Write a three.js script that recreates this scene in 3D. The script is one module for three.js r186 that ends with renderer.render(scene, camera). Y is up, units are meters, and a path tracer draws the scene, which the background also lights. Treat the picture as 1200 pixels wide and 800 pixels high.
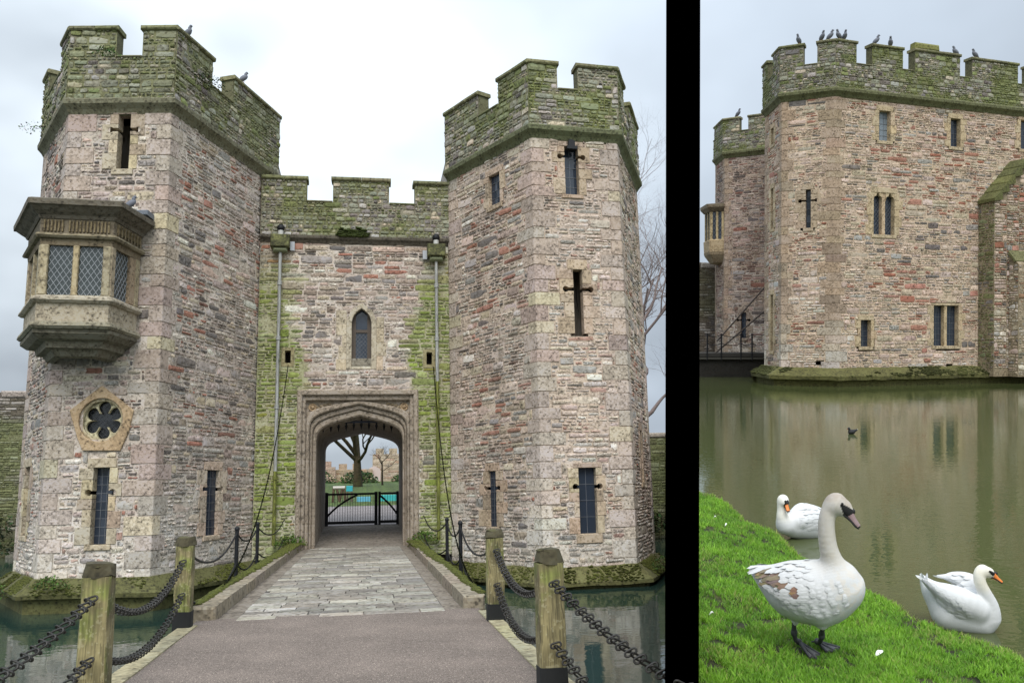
import * as THREE from 'three';
import { mergeGeometries } from 'three/addons/utils/BufferGeometryUtils.js';

// ---------------------------------------------------------------- camera, sky, sun, exposure
const FPX = 1007, PW = 1200, PH = 800, EYE = new THREE.Vector3(0, 1.55, 0);
const V = (x, y, z) => new THREE.Vector3(x, y, z);
const dirPx = (x, y) => V(x - PW / 2, PH / 2 - y, -FPX);
// world up and the bridge axis as seen by the camera (vanishing points of the gatehouse picture)
const upC = dirPx(460, -5300).normalize();
const bC = dirPx(427, 581); bC.addScaledVector(upC, -bC.dot(upC)).normalize();
const zC = bC.clone().negate(), xC = upC.clone().cross(zC);
const camToWorld = new THREE.Matrix4().set(xC.x, xC.y, xC.z, 0, upC.x, upC.y, upC.z, 0, zC.x, zC.y, zC.z, 0, 0, 0, 0, 1);
const scene = new THREE.Scene();
const camera = new THREE.PerspectiveCamera(2 * Math.atan(400 / FPX) * 180 / Math.PI, 1200 / 800, 0.1, 600);
camera.position.copy(EYE); camera.quaternion.setFromRotationMatrix(camToWorld);
const renderer = new THREE.WebGLRenderer({ antialias: true });
renderer.setSize(1024, 682);
renderer.toneMapping = THREE.LinearToneMapping;
renderer.toneMappingExposure = 2.2;
renderer.shadowMap.enabled = true;

// noise
function mulberry(a) { return () => { a |= 0; a = a + 0x6D2B79F5 | 0; let t = Math.imul(a ^ a >>> 15, 1 | a); t = t + Math.imul(t ^ t >>> 7, 61 | t) ^ t; return ((t ^ t >>> 14) >>> 0) / 4294967296; }; }
let rnd = mulberry(7);
const R = (a, b) => a + (b - a) * rnd();
const pick = a => a[Math.floor(rnd() * a.length)];
function h3(x, y, z) { let n = Math.imul(x, 374761393) + Math.imul(y, 668265263) + Math.imul(z, 2147483647 ^ 0x5bd1e995) | 0; n = Math.imul(n ^ n >>> 13, 1274126177); n ^= n >>> 16; return (n >>> 0) / 4294967295; }
function vnoise(x, y, z = 0) {
  const X = Math.floor(x), Y = Math.floor(y), Z = Math.floor(z); let fx = x - X, fy = y - Y, fz = z - Z;
  fx = fx * fx * (3 - 2 * fx); fy = fy * fy * (3 - 2 * fy); fz = fz * fz * (3 - 2 * fz);
  const L = (a, b, t) => a + (b - a) * t;
  return L(L(L(h3(X, Y, Z), h3(X + 1, Y, Z), fx), L(h3(X, Y + 1, Z), h3(X + 1, Y + 1, Z), fx), fy),
    L(L(h3(X, Y, Z + 1), h3(X + 1, Y, Z + 1), fx), L(h3(X, Y + 1, Z + 1), h3(X + 1, Y + 1, Z + 1), fx), fy), fz);
}
const fbm = (x, y, z = 0, o = 4) => { let s = 0, a = .5, t = 0; for (let i = 0; i < o; i++) { s += a * vnoise(x, y, z); t += a; a *= .5; x = x * 2.03 + 11.3; y = y * 2.03 + 5.7; z = z * 2.03 + 3.1; } return s / t; };
const sstep = (a, b, x) => { const t = Math.min(1, Math.max(0, (x - a) / (b - a))); return t * t * (3 - 2 * t); };
const mix3 = (a, b, t) => [a[0] + (b[0] - a[0]) * t, a[1] + (b[1] - a[1]) * t, a[2] + (b[2] - a[2]) * t];
const SR = (r, g, b) => { const f = c => { c /= 255; return c <= .04045 ? c / 12.92 : Math.pow((c + .055) / 1.055, 2.4); }; return [f(r), f(g), f(b)]; };

// overcast sky: thin bright cloud ahead, greyer cloud deck elsewhere, glow added behind the viewer
const sunDir = V(-.08, .75, .65).normalize(), thinDir = dirPx(290, 130).applyMatrix4(camToWorld).normalize();
{
  const w = 1024, h = 512, data = new Float32Array(w * h * 4);
  for (let j = 0; j < h; j++) for (let i = 0; i < w; i++) {
    const lat = ((j + .5) / h - .5) * Math.PI, lon = ((i + .5) / w - .5) * 2 * Math.PI;
    const d = [Math.cos(lat) * Math.cos(lon), Math.sin(lat), Math.cos(lat) * Math.sin(lon)];
    const c = d[0] * sunDir.x + d[1] * sunDir.y + d[2] * sunDir.z, ang = Math.acos(Math.min(1, Math.max(-1, c)));
    const k = 1 / (Math.max(d[1], -.05) + .28);
    const n1 = fbm(d[0] * k * 2.1 + 3, d[2] * k * 2.1 + 9, 1.7, 5), n2 = fbm(d[0] * k * 5.1 + 13, d[2] * k * 5.1 + 2, 6.2, 4);
    const a2 = Math.acos(Math.min(1, Math.max(-1, d[0] * thinDir.x + d[1] * thinDir.y + d[2] * thinDir.z)));
    const cl = (n1 - .5) * .36 + (n2 - .5) * .2;
    const glow = Math.exp(-Math.pow(ang / 1.0, 2)) * .5 + Math.exp(-Math.pow(a2 / .33, 2)) * .3 * (1 + cl * 4.6);  // wide first lobe around the rear sun is added to brighten the facades
    const base = .168 + .285 * Math.max(0, d[1]) + cl * .38;
    let col = [base * .86 + glow * .98, base * 1.0 + glow * 1.03, base * 1.18 + glow * 1.0];
    if (d[1] < -.02) { const g = sstep(-.02, -.12, d[1]); col = mix3(col, [.16, .17, .14], g); }
    const o = (j * w + i) * 4; data[o] = col[0]; data[o + 1] = col[1]; data[o + 2] = col[2]; data[o + 3] = 1;
  }
  const t = new THREE.DataTexture(data, w, h, THREE.RGBAFormat, THREE.FloatType);
  t.mapping = THREE.EquirectangularReflectionMapping; t.magFilter = THREE.LinearFilter; t.minFilter = THREE.LinearFilter; t.needsUpdate = true;
  scene.background = t; scene.environment = t; scene.backgroundIntensity = 1; scene.environmentIntensity = 1;
}
const sun = new THREE.DirectionalLight(0xfff8f0, .95);
sun.position.copy(sunDir).multiplyScalar(80); sun.target.position.set(0, 0, -25);
sun.position.add(sun.target.position);
sun.castShadow = true; sun.shadow.radius = 55; sun.shadow.mapSize.set(2048, 2048);
Object.assign(sun.shadow.camera, { left: -45, right: 45, top: 45, bottom: -45, near: 1, far: 250 });
scene.add(sun, sun.target);

// ---------------------------------------------------------------- the two stretches of moat
// Frame L: the gatehouse and its bridge, world axes. Frame S: the swan bank and the moat side, a set of its own beside it, seen from the same spot.
const frameL = { eye: EYE, ray: (x, y) => dirPx(x, y).applyMatrix4(camToWorld), proj: null };
const hS = Math.hypot(10, FPX), upS = V(0, FPX / hS, 10 / hS), zS = V(0, -10 / hS, FPX / hS);
const sToCam = new THREE.Matrix4().makeBasis(V(1, 0, 0), upS, zS);
const camToS = sToCam.clone().transpose();
const sToWorld = camToWorld.clone().multiply(sToCam);
const qS = new THREE.Quaternion().setFromRotationMatrix(sToWorld);
const frameS = { eye: V(0, 0, 0), ray: (x, y) => dirPx(x, y).applyMatrix4(camToS), right: true };
const atY = (f, x, y, h) => { const r = f.ray(x, y); return f.eye.clone().addScaledVector(r, (h - f.eye.y) / r.y); };
const atZ = (f, x, y, z) => { const r = f.ray(x, y); return f.eye.clone().addScaledVector(r, (z - f.eye.z) / r.z); };
const WL = -1.08, WS = -2.5;    // water levels of the two frames

const used = {};
function numbered(n) { const k = used[n] = (used[n] ?? -1) + 1; return k ? `${n}_${String(k).padStart(3, '0')}` : n; }
function thing(name, label, category, frame = frameL, group, kind) {
  const g = new THREE.Group(); g.name = numbered(name); g.userData = { label, category };
  if (group) g.userData.group = group; if (kind) g.userData.kind = kind;
  g.frame = frame; return g;
}
// moves the group to the thing's base (its parts were built in frame coordinates) and adds it to the scene
function place(g, base) {
  const b = base || V(0, 0, 0);
  for (const c of g.children) c.position.sub(b);
  if (g.frame && g.frame.right) { g.position.copy(b).applyQuaternion(qS).add(EYE); g.quaternion.copy(qS); } else g.position.copy(b);
  delete g.frame; scene.add(g); return g;
}
function mesh(name, geo, mat, parent) { const m = new THREE.Mesh(geo, mat); m.name = name; m.castShadow = m.receiveShadow = true; if (parent) parent.add(m); return m; }
function setting(name, geo, mat, frame = frameL) { const m = mesh(numbered(name), geo, mat); m.userData.kind = 'structure'; if (frame.right) { m.position.copy(EYE); m.quaternion.copy(qS); } scene.add(m); return m; }

// ---------------------------------------------------------------- textures
function dataTex(n, fn, srgb, rep = true) {
  const d = new Uint8Array(n * n * 4);
  for (let j = 0; j < n; j++) for (let i = 0; i < n; i++) { const c = fn(i / n, j / n, i, j); const o = (j * n + i) * 4; if (Array.isArray(c)) { d[o] = c[0] * 255; d[o + 1] = c[1] * 255; d[o + 2] = c[2] * 255; } else d[o] = d[o + 1] = d[o + 2] = Math.max(0, Math.min(1, c)) * 255; d[o + 3] = 255; }
  const t = new THREE.DataTexture(d, n, n); t.magFilter = THREE.LinearFilter; t.minFilter = THREE.LinearMipmapLinearFilter; t.generateMipmaps = true;
  if (rep) t.wrapS = t.wrapT = THREE.RepeatWrapping; if (srgb) t.colorSpace = THREE.SRGBColorSpace; t.needsUpdate = true; return t;
}
// tiling fbm: blends across the border
function tfbm(u, v, s, z, o = 4) { const f = (a, b) => fbm(a * s, b * s, z, o); const wu = sstep(.75, 1, u), wv = sstep(.75, 1, v); const row = b => wu > 0 ? f(u, b) * (1 - wu) + f(u - 1, b) * wu : f(u, b); return wv > 0 ? row(v) * (1 - wv) + row(v - 1) * wv : row(v); }
const cl01 = x => Math.max(0, Math.min(1, x));
const texStone = dataTex(512, (u, v) => {
  const a = tfbm(u, v, 9, 1, 4), b = tfbm(u, v, 34, 2, 3), c = tfbm(u, v, 80, 3, 2);
  let k = .84 + .42 * (a - .5) + .5 * (b - .5) + .3 * (c - .5); k += sstep(.66, .74, b) * .22; k -= sstep(.66, .76, 1 - b) * .2;
  return [cl01(k * 1.02 + .08), cl01(k + .08), cl01(k * .96 + .08)];
}, true);
const bumpStone = dataTex(512, (u, v) => .5 + .6 * (tfbm(u, v, 14, 5, 5) - .5) + .4 * (tfbm(u, v, 60, 6, 3) - .5));
const texTar = dataTex(1024, (u, v, i, j) => { const a = tfbm(u, v, 5, 8, 4), s = h3(i >> 1, j >> 1, 4), t = h3(i >> 2, j >> 2, 9); let k = .6 + .14 * (a - .5) + (s - .5) * .34; if (t > .955) k += .3; if (t < .07) k -= .24; return [cl01(k * 1.02), cl01(k * .98), cl01(k * .96)]; }, true);
const bumpTar = dataTex(512, (u, v, i, j) => .5 + (h3(i >> 1, j >> 1, 4) - .5) * .6 + (tfbm(u, v, 60, 6, 2) - .5) * .5);
const texWood = dataTex(512, (u, v) => { const g = tfbm(u * 1, v, 4, 3, 3), f = fbm(u * 70, v * 5, 2, 4), m = tfbm(u, v, 7, 9, 4), s = tfbm(u, v, 46, 4, 2); let k = .55 + .5 * (f - .5) + .35 * (g - .5) - sstep(.62, .7, f) * .25; let c = [k * .98, k * .93, k * .72]; c = mix3(c, [k * .85, k * .95, k * .5], sstep(.45, .7, m) * .7); if (s > .7) c = mix3(c, [.8, .8, .72], .35); return c.map(cl01); }, true);
const bumpWood = dataTex(512, (u, v) => fbm(u * 70, v * 5, 2, 4) * .7 + tfbm(u, v, 46, 4, 2) * .3);
const texMoss = dataTex(256, (u, v) => { const a = tfbm(u, v, 12, 4, 4), b = tfbm(u, v, 50, 2, 2); const k = .6 + .7 * (a - .5) + .6 * (b - .5); return [cl01(k * 1.05), cl01(k * 1.02), cl01(k * .85)]; }, true);
const bumpWater = dataTex(512, (u, v) => .5 + .5 * (tfbm(u, v * 1.0, 8, 5, 3) - .5) + .3 * (tfbm(u, v, 22, 15, 3) - .5));
const bumpRipple = dataTex(768, (u, v) => .5 + .55 * (tfbm(u, v, 9, 25, 4) - .5) + .35 * (tfbm(u, v, 40, 35, 2) - .5));

const matCache = {};
function stoneMat(c, rough = .93) { // quantised stone colours share a material
  const L = Math.max(.01, (c[0] + c[1] + c[2]) / 3), l = Math.pow(Math.round(Math.sqrt(L) * 20) / 20, 2) || .002, rr = Math.round(c[0] / L * 36) / 36, bb = Math.round(c[2] / L * 36) / 36, q = [l * rr, l * (3 - rr - bb), l * bb].map(v => Math.sqrt(Math.max(0, v))); const k = q.map(v => v.toFixed(3)).join(',') + rough;
  return matCache[k] ??= new THREE.MeshStandardMaterial({ color: new THREE.Color().setRGB(q[0] * q[0], q[1] * q[1], q[2] * q[2]), map: texStone, bumpMap: bumpStone, bumpScale: .012, roughness: rough });
}
const matStoneV = new THREE.MeshStandardMaterial({ vertexColors: true, map: texStone, bumpMap: bumpStone, bumpScale: .012, roughness: .93 });
const matMortar = new THREE.MeshStandardMaterial({ vertexColors: true, map: texStone, bumpMap: bumpStone, bumpScale: .015, roughness: .97 });
const matMoss = new THREE.MeshStandardMaterial({ color: new THREE.Color().setRGB(.3, .36, .075), map: texMoss, bumpMap: texMoss, bumpScale: .02, roughness: 1 });
const plain = (r, g, b, rough = .8, o = {}) => new THREE.MeshStandardMaterial({ color: new THREE.Color().setRGB(r, g, b), roughness: rough, ...o });
const matGlass = new THREE.MeshPhysicalMaterial({ color: new THREE.Color().setRGB(.026, .036, .055), roughness: .07, ior: 1.5, specularIntensity: 1 });
const matLead = plain(.16, .17, .19, .55, { metalness: .3 });
const matIron = plain(.012, .013, .016, .6, { metalness: .4, bumpMap: bumpStone, bumpScale: .002 });
const matChain = plain(.05, .048, .045, .5, { metalness: .75 });

// ---------------------------------------------------------------- geometry helpers
class Acc {
  constructor() { this.p = []; this.uv = []; this.c = []; }
  tri(a, b, c, ua, ub, uc, col) { this.p.push(a.x, a.y, a.z, b.x, b.y, b.z, c.x, c.y, c.z); this.uv.push(...ua, ...ub, ...uc); if (col) for (let i = 0; i < 3; i++) this.c.push(col[0], col[1], col[2]); }
  quad(a, b, c, d, ua, ub, uc, ud, col) { this.tri(a, b, c, ua, ub, uc, col); this.tri(a, c, d, ua, uc, ud, col); }
  geo() { const g = new THREE.BufferGeometry(); g.setAttribute('position', new THREE.Float32BufferAttribute(this.p, 3)); g.setAttribute('uv', new THREE.Float32BufferAttribute(this.uv, 2)); if (this.c.length) g.setAttribute('color', new THREE.Float32BufferAttribute(this.c, 3)); g.computeVertexNormals(); return g; }
  get empty() { return !this.p.length; }
}
// box between corner points given as plan offsets along a face
class Face { // vertical plane from plan point A (left as seen from outside) to B (right)
  constructor(A, B, frame = frameL) {
    this.A = A; this.B = B; this.f = frame; const dx = B[0] - A[0], dz = B[1] - A[1]; this.W = Math.hypot(dx, dz);
    this.U = V(dx / this.W, 0, dz / this.W); this.N = V(-this.U.z, 0, this.U.x);
  }
  P(u, y, o = 0) { return V(this.A[0] + this.U.x * u + this.N.x * o, y, this.A[1] + this.U.z * u + this.N.z * o); }
  hit(px, py, o = 0) { const r = this.f.ray(px, py), e = this.f.eye, a = this.P(0, 0, o); const t = a.sub(e).dot(this.N) / r.dot(this.N); const h = e.clone().addScaledVector(r, t); const d = h.clone().sub(this.P(0, 0, o)); return [d.x * this.U.x + d.z * this.U.z, h.y]; }
  rect(x0, y0, x1, y1) { const a = this.hit(x0, (y0 + y1) / 2), b = this.hit(x1, (y0 + y1) / 2), xm = (x0 + x1) / 2, t = this.hit(xm, y0), c = this.hit(xm, y1); return [a[0], c[1], b[0], t[1]]; } // u0,y0,u1,y1
  quat() { return new THREE.Quaternion().setFromRotationMatrix(new THREE.Matrix4().makeBasis(this.U, V(0, 1, 0), this.N)); }
  // geometry given in (u, y, o) -> frame
  bring(g) { const m = new THREE.Matrix4().makeBasis(this.U, V(0, 1, 0), this.N).setPosition(this.A[0], 0, this.A[1]); g.applyMatrix4(m); return g; }
}
function scaleUV(g, s = .5) { // box-projected uv in metres
  if (g.index) g = g.toNonIndexed(); g.computeVertexNormals(); const p = g.attributes.position, n = g.attributes.normal, uv = new Float32Array(p.count * 2);
  for (let i = 0; i < p.count; i++) { const ax = Math.abs(n.getX(i)), ay = Math.abs(n.getY(i)), az = Math.abs(n.getZ(i)); let a, b; if (ay > ax && ay > az) { a = p.getX(i); b = p.getZ(i); } else if (ax > az) { a = p.getZ(i); b = p.getY(i); } else { a = p.getX(i); b = p.getY(i); } uv[2 * i] = a * s; uv[2 * i + 1] = b * s; }
  g.setAttribute('uv', new THREE.BufferAttribute(uv, 2)); return g;
}
function box(x0, x1, y0, y1, z0, z1, bev = 0) { // chamfered box, box uv
  const b = Math.min(bev, (x1 - x0) / 3, (y1 - y0) / 3, (z1 - z0) / 3);
  if (b <= 0) { const g = new THREE.BoxGeometry(x1 - x0, y1 - y0, z1 - z0); g.translate((x0 + x1) / 2, (y0 + y1) / 2, (z0 + z1) / 2); return scaleUV(g); }
  const s = new THREE.Shape(); s.moveTo(x0 + b, y0 + b); s.lineTo(x1 - b, y0 + b); s.lineTo(x1 - b, y1 - b); s.lineTo(x0 + b, y1 - b); s.closePath();
  const g = new THREE.ExtrudeGeometry(s, { depth: z1 - z0 - 2 * b, bevelEnabled: true, bevelSize: b, bevelThickness: b, bevelSegments: 1 }); g.translate(0, 0, z0 + b); return scaleUV(g);
}
function rough(g, a, s = 6, seed = 0) { // nudges vertices with noise (same point, same nudge)
  const p = g.attributes.position; for (let i = 0; i < p.count; i++) { const x = p.getX(i), y = p.getY(i), z = p.getZ(i); p.setXYZ(i, x + a * (vnoise(x * s, y * s, z * s + seed) - .5), y + a * (vnoise(x * s + 31, y * s, z * s + seed) - .5), z + a * (vnoise(x * s, y * s + 57, z * s + seed) - .5)); } g.computeVertexNormals(); return g;
}
function offsetPlan(pts, o) { // outward offset of an open plan polyline, mitred
  const n = pts.length, seg = []; for (let i = 0; i < n - 1; i++) { const dx = pts[i + 1][0] - pts[i][0], dz = pts[i + 1][1] - pts[i][1], l = Math.hypot(dx, dz); seg.push([-dz / l, dx / l]); }
  return pts.map((p, i) => { if (i === 0) return [p[0] + seg[0][0] * o, p[1] + seg[0][1] * o]; if (i === n - 1) return [p[0] + seg[n - 2][0] * o, p[1] + seg[n - 2][1] * o]; const a = seg[i - 1], b = seg[i], mx = a[0] + b[0], mz = a[1] + b[1], k = 2 / (mx * mx + mz * mz) ; return [p[0] + mx * k * o, p[1] + mz * k * o]; });
}
function sweep(pts, prof, col, sub = 0) { // profile [offset, y] carried along a plan polyline, end caps
  const acc = new Acc(), rows = prof.map(([o]) => offsetPlan(pts, o)); let len = 0;
  for (let i = 0; i < pts.length - 1; i++) {
    const L = Math.hypot(pts[i + 1][0] - pts[i][0], pts[i + 1][1] - pts[i][1]), k = sub ? Math.max(1, Math.round(L / sub)) : 1;
    for (let s = 0; s < k; s++) { let pl = 0; const t0 = s / k, t1 = (s + 1) / k;
      for (let j = 0; j < prof.length - 1; j++) {
        const q = (jj, t) => V(rows[jj][i][0] + (rows[jj][i + 1][0] - rows[jj][i][0]) * t, prof[jj][1], rows[jj][i][1] + (rows[jj][i + 1][1] - rows[jj][i][1]) * t);
        const dl = Math.hypot(prof[j + 1][0] - prof[j][0], prof[j + 1][1] - prof[j][1]); const ua = (len + L * t0) * .5, ub = (len + L * t1) * .5;
        acc.quad(q(j, t0), q(j, t1), q(j + 1, t1), q(j + 1, t0), [ua, pl * .5], [ub, pl * .5], [ub, (pl + dl) * .5], [ua, (pl + dl) * .5], col); pl += dl;
      } }
    len += L;
  }
  for (const [i, fl] of [[0, 1], [pts.length - 1, 0]]) { const q = prof.map((_, j) => V(rows[j][i][0], prof[j][1], rows[j][i][1])); for (let j = 1; j < q.length - 1; j++) { const u = [[0, 0], [.1, 0], [.1, .1]]; fl ? acc.tri(q[0], q[j + 1], q[j], ...u, col) : acc.tri(q[0], q[j], q[j + 1], ...u, col); } }
  return acc.geo();
}
function colourAll(g, c) { const n = g.attributes.position.count, a = new Float32Array(n * 3); for (let i = 0; i < n; i++) a.set(c, i * 3); g.setAttribute('color', new THREE.BufferAttribute(a, 3)); return g; }
function shapeOf(pts) { const s = new THREE.Shape(); pts.forEach((p, i) => i ? s.lineTo(p[0], p[1]) : s.moveTo(p[0], p[1])); s.closePath(); return s; }
function slab(shape, depth, z0 = 0, bev = 0, curve = 10) { const g = new THREE.ExtrudeGeometry(shape, { depth: depth - (bev ? 2 * bev : 0), bevelEnabled: bev > 0, bevelSize: bev, bevelOffset: -bev, bevelThickness: bev, bevelSegments: 1, curveSegments: curve }); g.translate(0, 0, z0 + bev); return scaleUV(g); }
function bar(a, b, r, seg = 6, r2 = r) { const d = b.clone().sub(a), g = new THREE.CylinderGeometry(r2, r, d.length(), seg); g.applyQuaternion(new THREE.Quaternion().setFromUnitVectors(V(0, 1, 0), d.clone().normalize())); g.translate((a.x + b.x) / 2, (a.y + b.y) / 2, (a.z + b.z) / 2); return g; }
const merge = a => mergeGeometries(a.map(g => g.index ? g.toNonIndexed() : g), false);

// ---------------------------------------------------------------- masonry
// one stone: 4 x 2 front cells, worn rim, in (u, y, o)
function stoneVerts(w, h, proud, rim) {
  const nx = 4, ny = 2, F = [], B = [], b = Math.min(rim, w * .18, h * .24), sk = R(-.12, .12) * h, tl = R(-.012, .012), tt = R(-.008, .008);
  const jx = () => R(-.3, .3) * b * 2, jy = () => R(-.35, .35) * b * 2;
  for (let j = 0; j <= ny; j++) for (let i = 0; i <= nx; i++) {
    const ex = i === 0 || i === nx, ey = j === 0 || j === ny; let x = (i / nx - .5) * (w - 2 * b), y = (j / ny - .5) * (h - 2 * b);
    if (ex && ey) { x *= .96; y *= .86; }
    x += jx() * (ex ? .6 : 1.2); y += jy() * (ey ? .8 : .9) + sk * (i / nx - .5);
    F.push(V(x, y, proud + tl * (i / nx - .5) * 2 + tt * (j - 1) + (ex || ey ? -.006 : .004) + R(-.007, .007)));
  }
  const per = []; for (let i = 0; i < nx; i++) per.push(i); for (let j = 0; j < ny; j++) per.push(j * (nx + 1) + nx); for (let i = nx; i > 0; i--) per.push(ny * (nx + 1) + i); for (let j = ny; j > 0; j--) per.push(j * (nx + 1));
  for (const k of per) { const i = k % (nx + 1), j = Math.floor(k / (nx + 1)); B.push(V((i / nx - .5) * w * ((j % 2 === 0 && (i === 0 || i === nx)) ? .97 : 1), (j / ny - .5) * h * ((i === 0 || i === nx) && j !== 1 ? .93 : 1) + sk * (i / nx - .5), -.05)); }
  return { F, B, per, nx, ny };
}
function stoneInto(acc, face, u0, u1, y0, y1, proud, col, rim = .016, flip = 0) {
  const w = u1 - u0, h = y1 - y0, s = stoneVerts(w, h, proud, rim), cu = (u0 + u1) / 2, cy = (y0 + y1) / 2, ou = R(0, 1), ov = R(0, 1);
  const T = p => face ? face.P(cu + p.x, cy + p.y, p.z) : V(p.x, p.y, p.z), UV = p => [(p.x + cu) * .55 + ou, (p.y + cy + p.z) * .55 + ov];
  for (let j = 0; j < s.ny; j++) for (let i = 0; i < s.nx; i++) { const k = j * 5 + i, a = s.F[k], b = s.F[k + 1], c = s.F[k + 6], d = s.F[k + 5]; acc.quad(T(a), T(b), T(c), T(d), UV(a), UV(b), UV(c), UV(d), col); }
  for (let i = 0; i < s.per.length; i++) { const n = (i + 1) % s.per.length, a = s.F[s.per[i]], b = s.F[s.per[n]], c = s.B[n], d = s.B[i]; acc.quad(T(d), T(c), T(b), T(a), UV(d), UV(c), UV(b), UV(a), col); }
}
// a few variants of each aspect for the stones that are meshes of their own
const stoneVariants = {};
function stoneGeo(w, h) {
  const asp = w / h, cls = asp < 1.4 ? 1 : asp < 2.1 ? 1.75 : asp < 3.1 ? 2.6 : asp < 4.6 ? 3.8 : 5.4, v = Math.floor(rnd() * 5), k = cls + '_' + v;
  if (!stoneVariants[k]) { const keep = rnd; rnd = mulberry(100 + v * 13 + Math.round(cls * 10)); const a = new Acc(); stoneInto(a, null, -cls * .09, cls * .09, -.09, .09, .018, null, .016); stoneVariants[k] = { g: a.geo(), w: cls * .18, h: .18 }; rnd = keep; }
  return stoneVariants[k];
}
function courses(u0, u1, y0, y1, o) { // random rubble brought to rough courses
  const out = []; let y = y0;
  while (y < y1 - .03) {
    let ch = R(o.ch0, o.ch1); if (y1 - y - ch < o.ch0 * .45) ch = y1 - y;
    let u = u0 - R(0, .4) * o.sw;
    while (u < u1) {
      let sw = R(.55, 1.5) * o.sw; let L = rnd() < o.one ? 1 : rnd() < .7 ? 2 : 3; while (L > 1 && ch / L < o.minh) L--;
      let yy = y; const cuts = [0]; for (let l = 1; l < L; l++) cuts.push(l / L + R(-.12, .12) / L); cuts.push(1);
      for (let l = 0; l < L; l++) {
        const a = y + ch * cuts[l], b = y + ch * cuts[l + 1], hh = b - a; let n = Math.max(1, Math.round(sw / (hh * R(o.asp0, o.asp1)))); let x = u; const ws = []; let t = 0; for (let k = 0; k < n; k++) { const q = R(.6, 1.4); ws.push(q); t += q; }
        for (const q of ws) { const w = sw * q / t; out.push([x, a, x + w, b]); x += w; }
      }
      u += sw;
    }
    y += ch;
  }
  return out;
}
function clipRects(rects, u0, u1, y0, y1, blocked, minw = .07) {
  let cur = rects.map(r => [Math.max(r[0], u0), Math.max(r[1], y0), Math.min(r[2], u1), Math.min(r[3], y1)]).filter(r => r[2] - r[0] > minw && r[3] - r[1] > .03);
  for (const b of blocked) {
    const nx = [];
    for (const r of cur) {
      if (r[2] <= b[0] || r[0] >= b[2] || r[3] <= b[1] || r[1] >= b[3]) { nx.push(r); continue; }
      const ov = Math.min(r[3], b[3]) - Math.max(r[1], b[1]), h = r[3] - r[1];
      if (ov < h * .35) { const q = r.slice(); if (b[1] > r[1] && b[3] >= r[3]) q[3] = b[1]; else if (b[3] < r[3] && b[1] <= r[1]) q[1] = b[3]; nx.push(q); continue; }
      if (b[0] - r[0] > minw) nx.push([r[0], r[1], b[0], r[3]]);
      if (r[2] - b[2] > minw) nx.push([b[2], r[1], r[2], r[3]]);
    }
    cur = nx;
  }
  return cur;
}
const rubble = { ch0: .17, ch1: .33, sw: .8, one: .2, minh: .07, asp0: 1.7, asp1: 5.0, gap: .012, proud: .014, rim: .02 };
// fills a rectangle of a face with stones; the list collects {face, rect, colour} for later sorting
function fillWall(list, face, u0, u1, y0, y1, blocked, colour, opt = {}) {
  const o = { ...rubble, ...opt };
  for (const r of clipRects(courses(u0, u1, y0, y1, o), u0, u1, y0, y1, blocked)) {
    const g = o.gap * R(.5, 1.5), cu = (r[0] + r[2]) / 2, cy = (r[1] + r[3]) / 2, dy = (vnoise(cu * .9 + 5, cy * .9) - .5) * (o.wave ?? .03);
    if (r[2] - r[0] < .06 || r[3] - r[1] < .04) continue;
    list.push({ face, r: [r[0] + g, r[1] + g * .9 + dy, r[2] - g, r[3] - g * .9 + dy], c: colour(cu, cy), proud: o.proud + R(-.016, .018), rim: o.rim });
  }
}
function emitStones(list, parent, single = 300, name = 'stone') {
  const e = parent.frame.eye;
  for (const s of list) { const p = s.face.P((s.r[0] + s.r[2]) / 2, (s.r[1] + s.r[3]) / 2), d = p.sub(e), l = d.length(); const f = -d.dot(s.face.N) / l; const q = parent.frame.ray; s.key = f > 0 ? (s.r[2] - s.r[0]) * (s.r[3] - s.r[1]) * f / (l * l) * (s.hide ? 0 : 1) : 0; }
  list.sort((a, b) => b.key - a.key);
  const acc = new Acc(); let k = 0;
  for (const s of list) {
    const w = s.r[2] - s.r[0], h = s.r[3] - s.r[1];
    if (k < single && s.key > 0) {
      const v = stoneGeo(w, h), m = mesh(k ? `${name}_${String(k).padStart(3, '0')}` : name, v.g, stoneMat(s.c), parent);
      m.position.copy(s.face.P((s.r[0] + s.r[2]) / 2, (s.r[1] + s.r[3]) / 2, s.proud - .018)); m.quaternion.copy(s.face.quat()); m.scale.set(w / v.w, h / v.h, 1); k++;
    } else stoneInto(acc, s.face, s.r[0], s.r[2], s.r[1], s.r[3], s.proud, s.c, s.rim);
  }
  if (!acc.empty) { const m = mesh(name + '_rubble', acc.geo(), matStoneV, parent); m.userData.kind = 'stuff'; }
}
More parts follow.
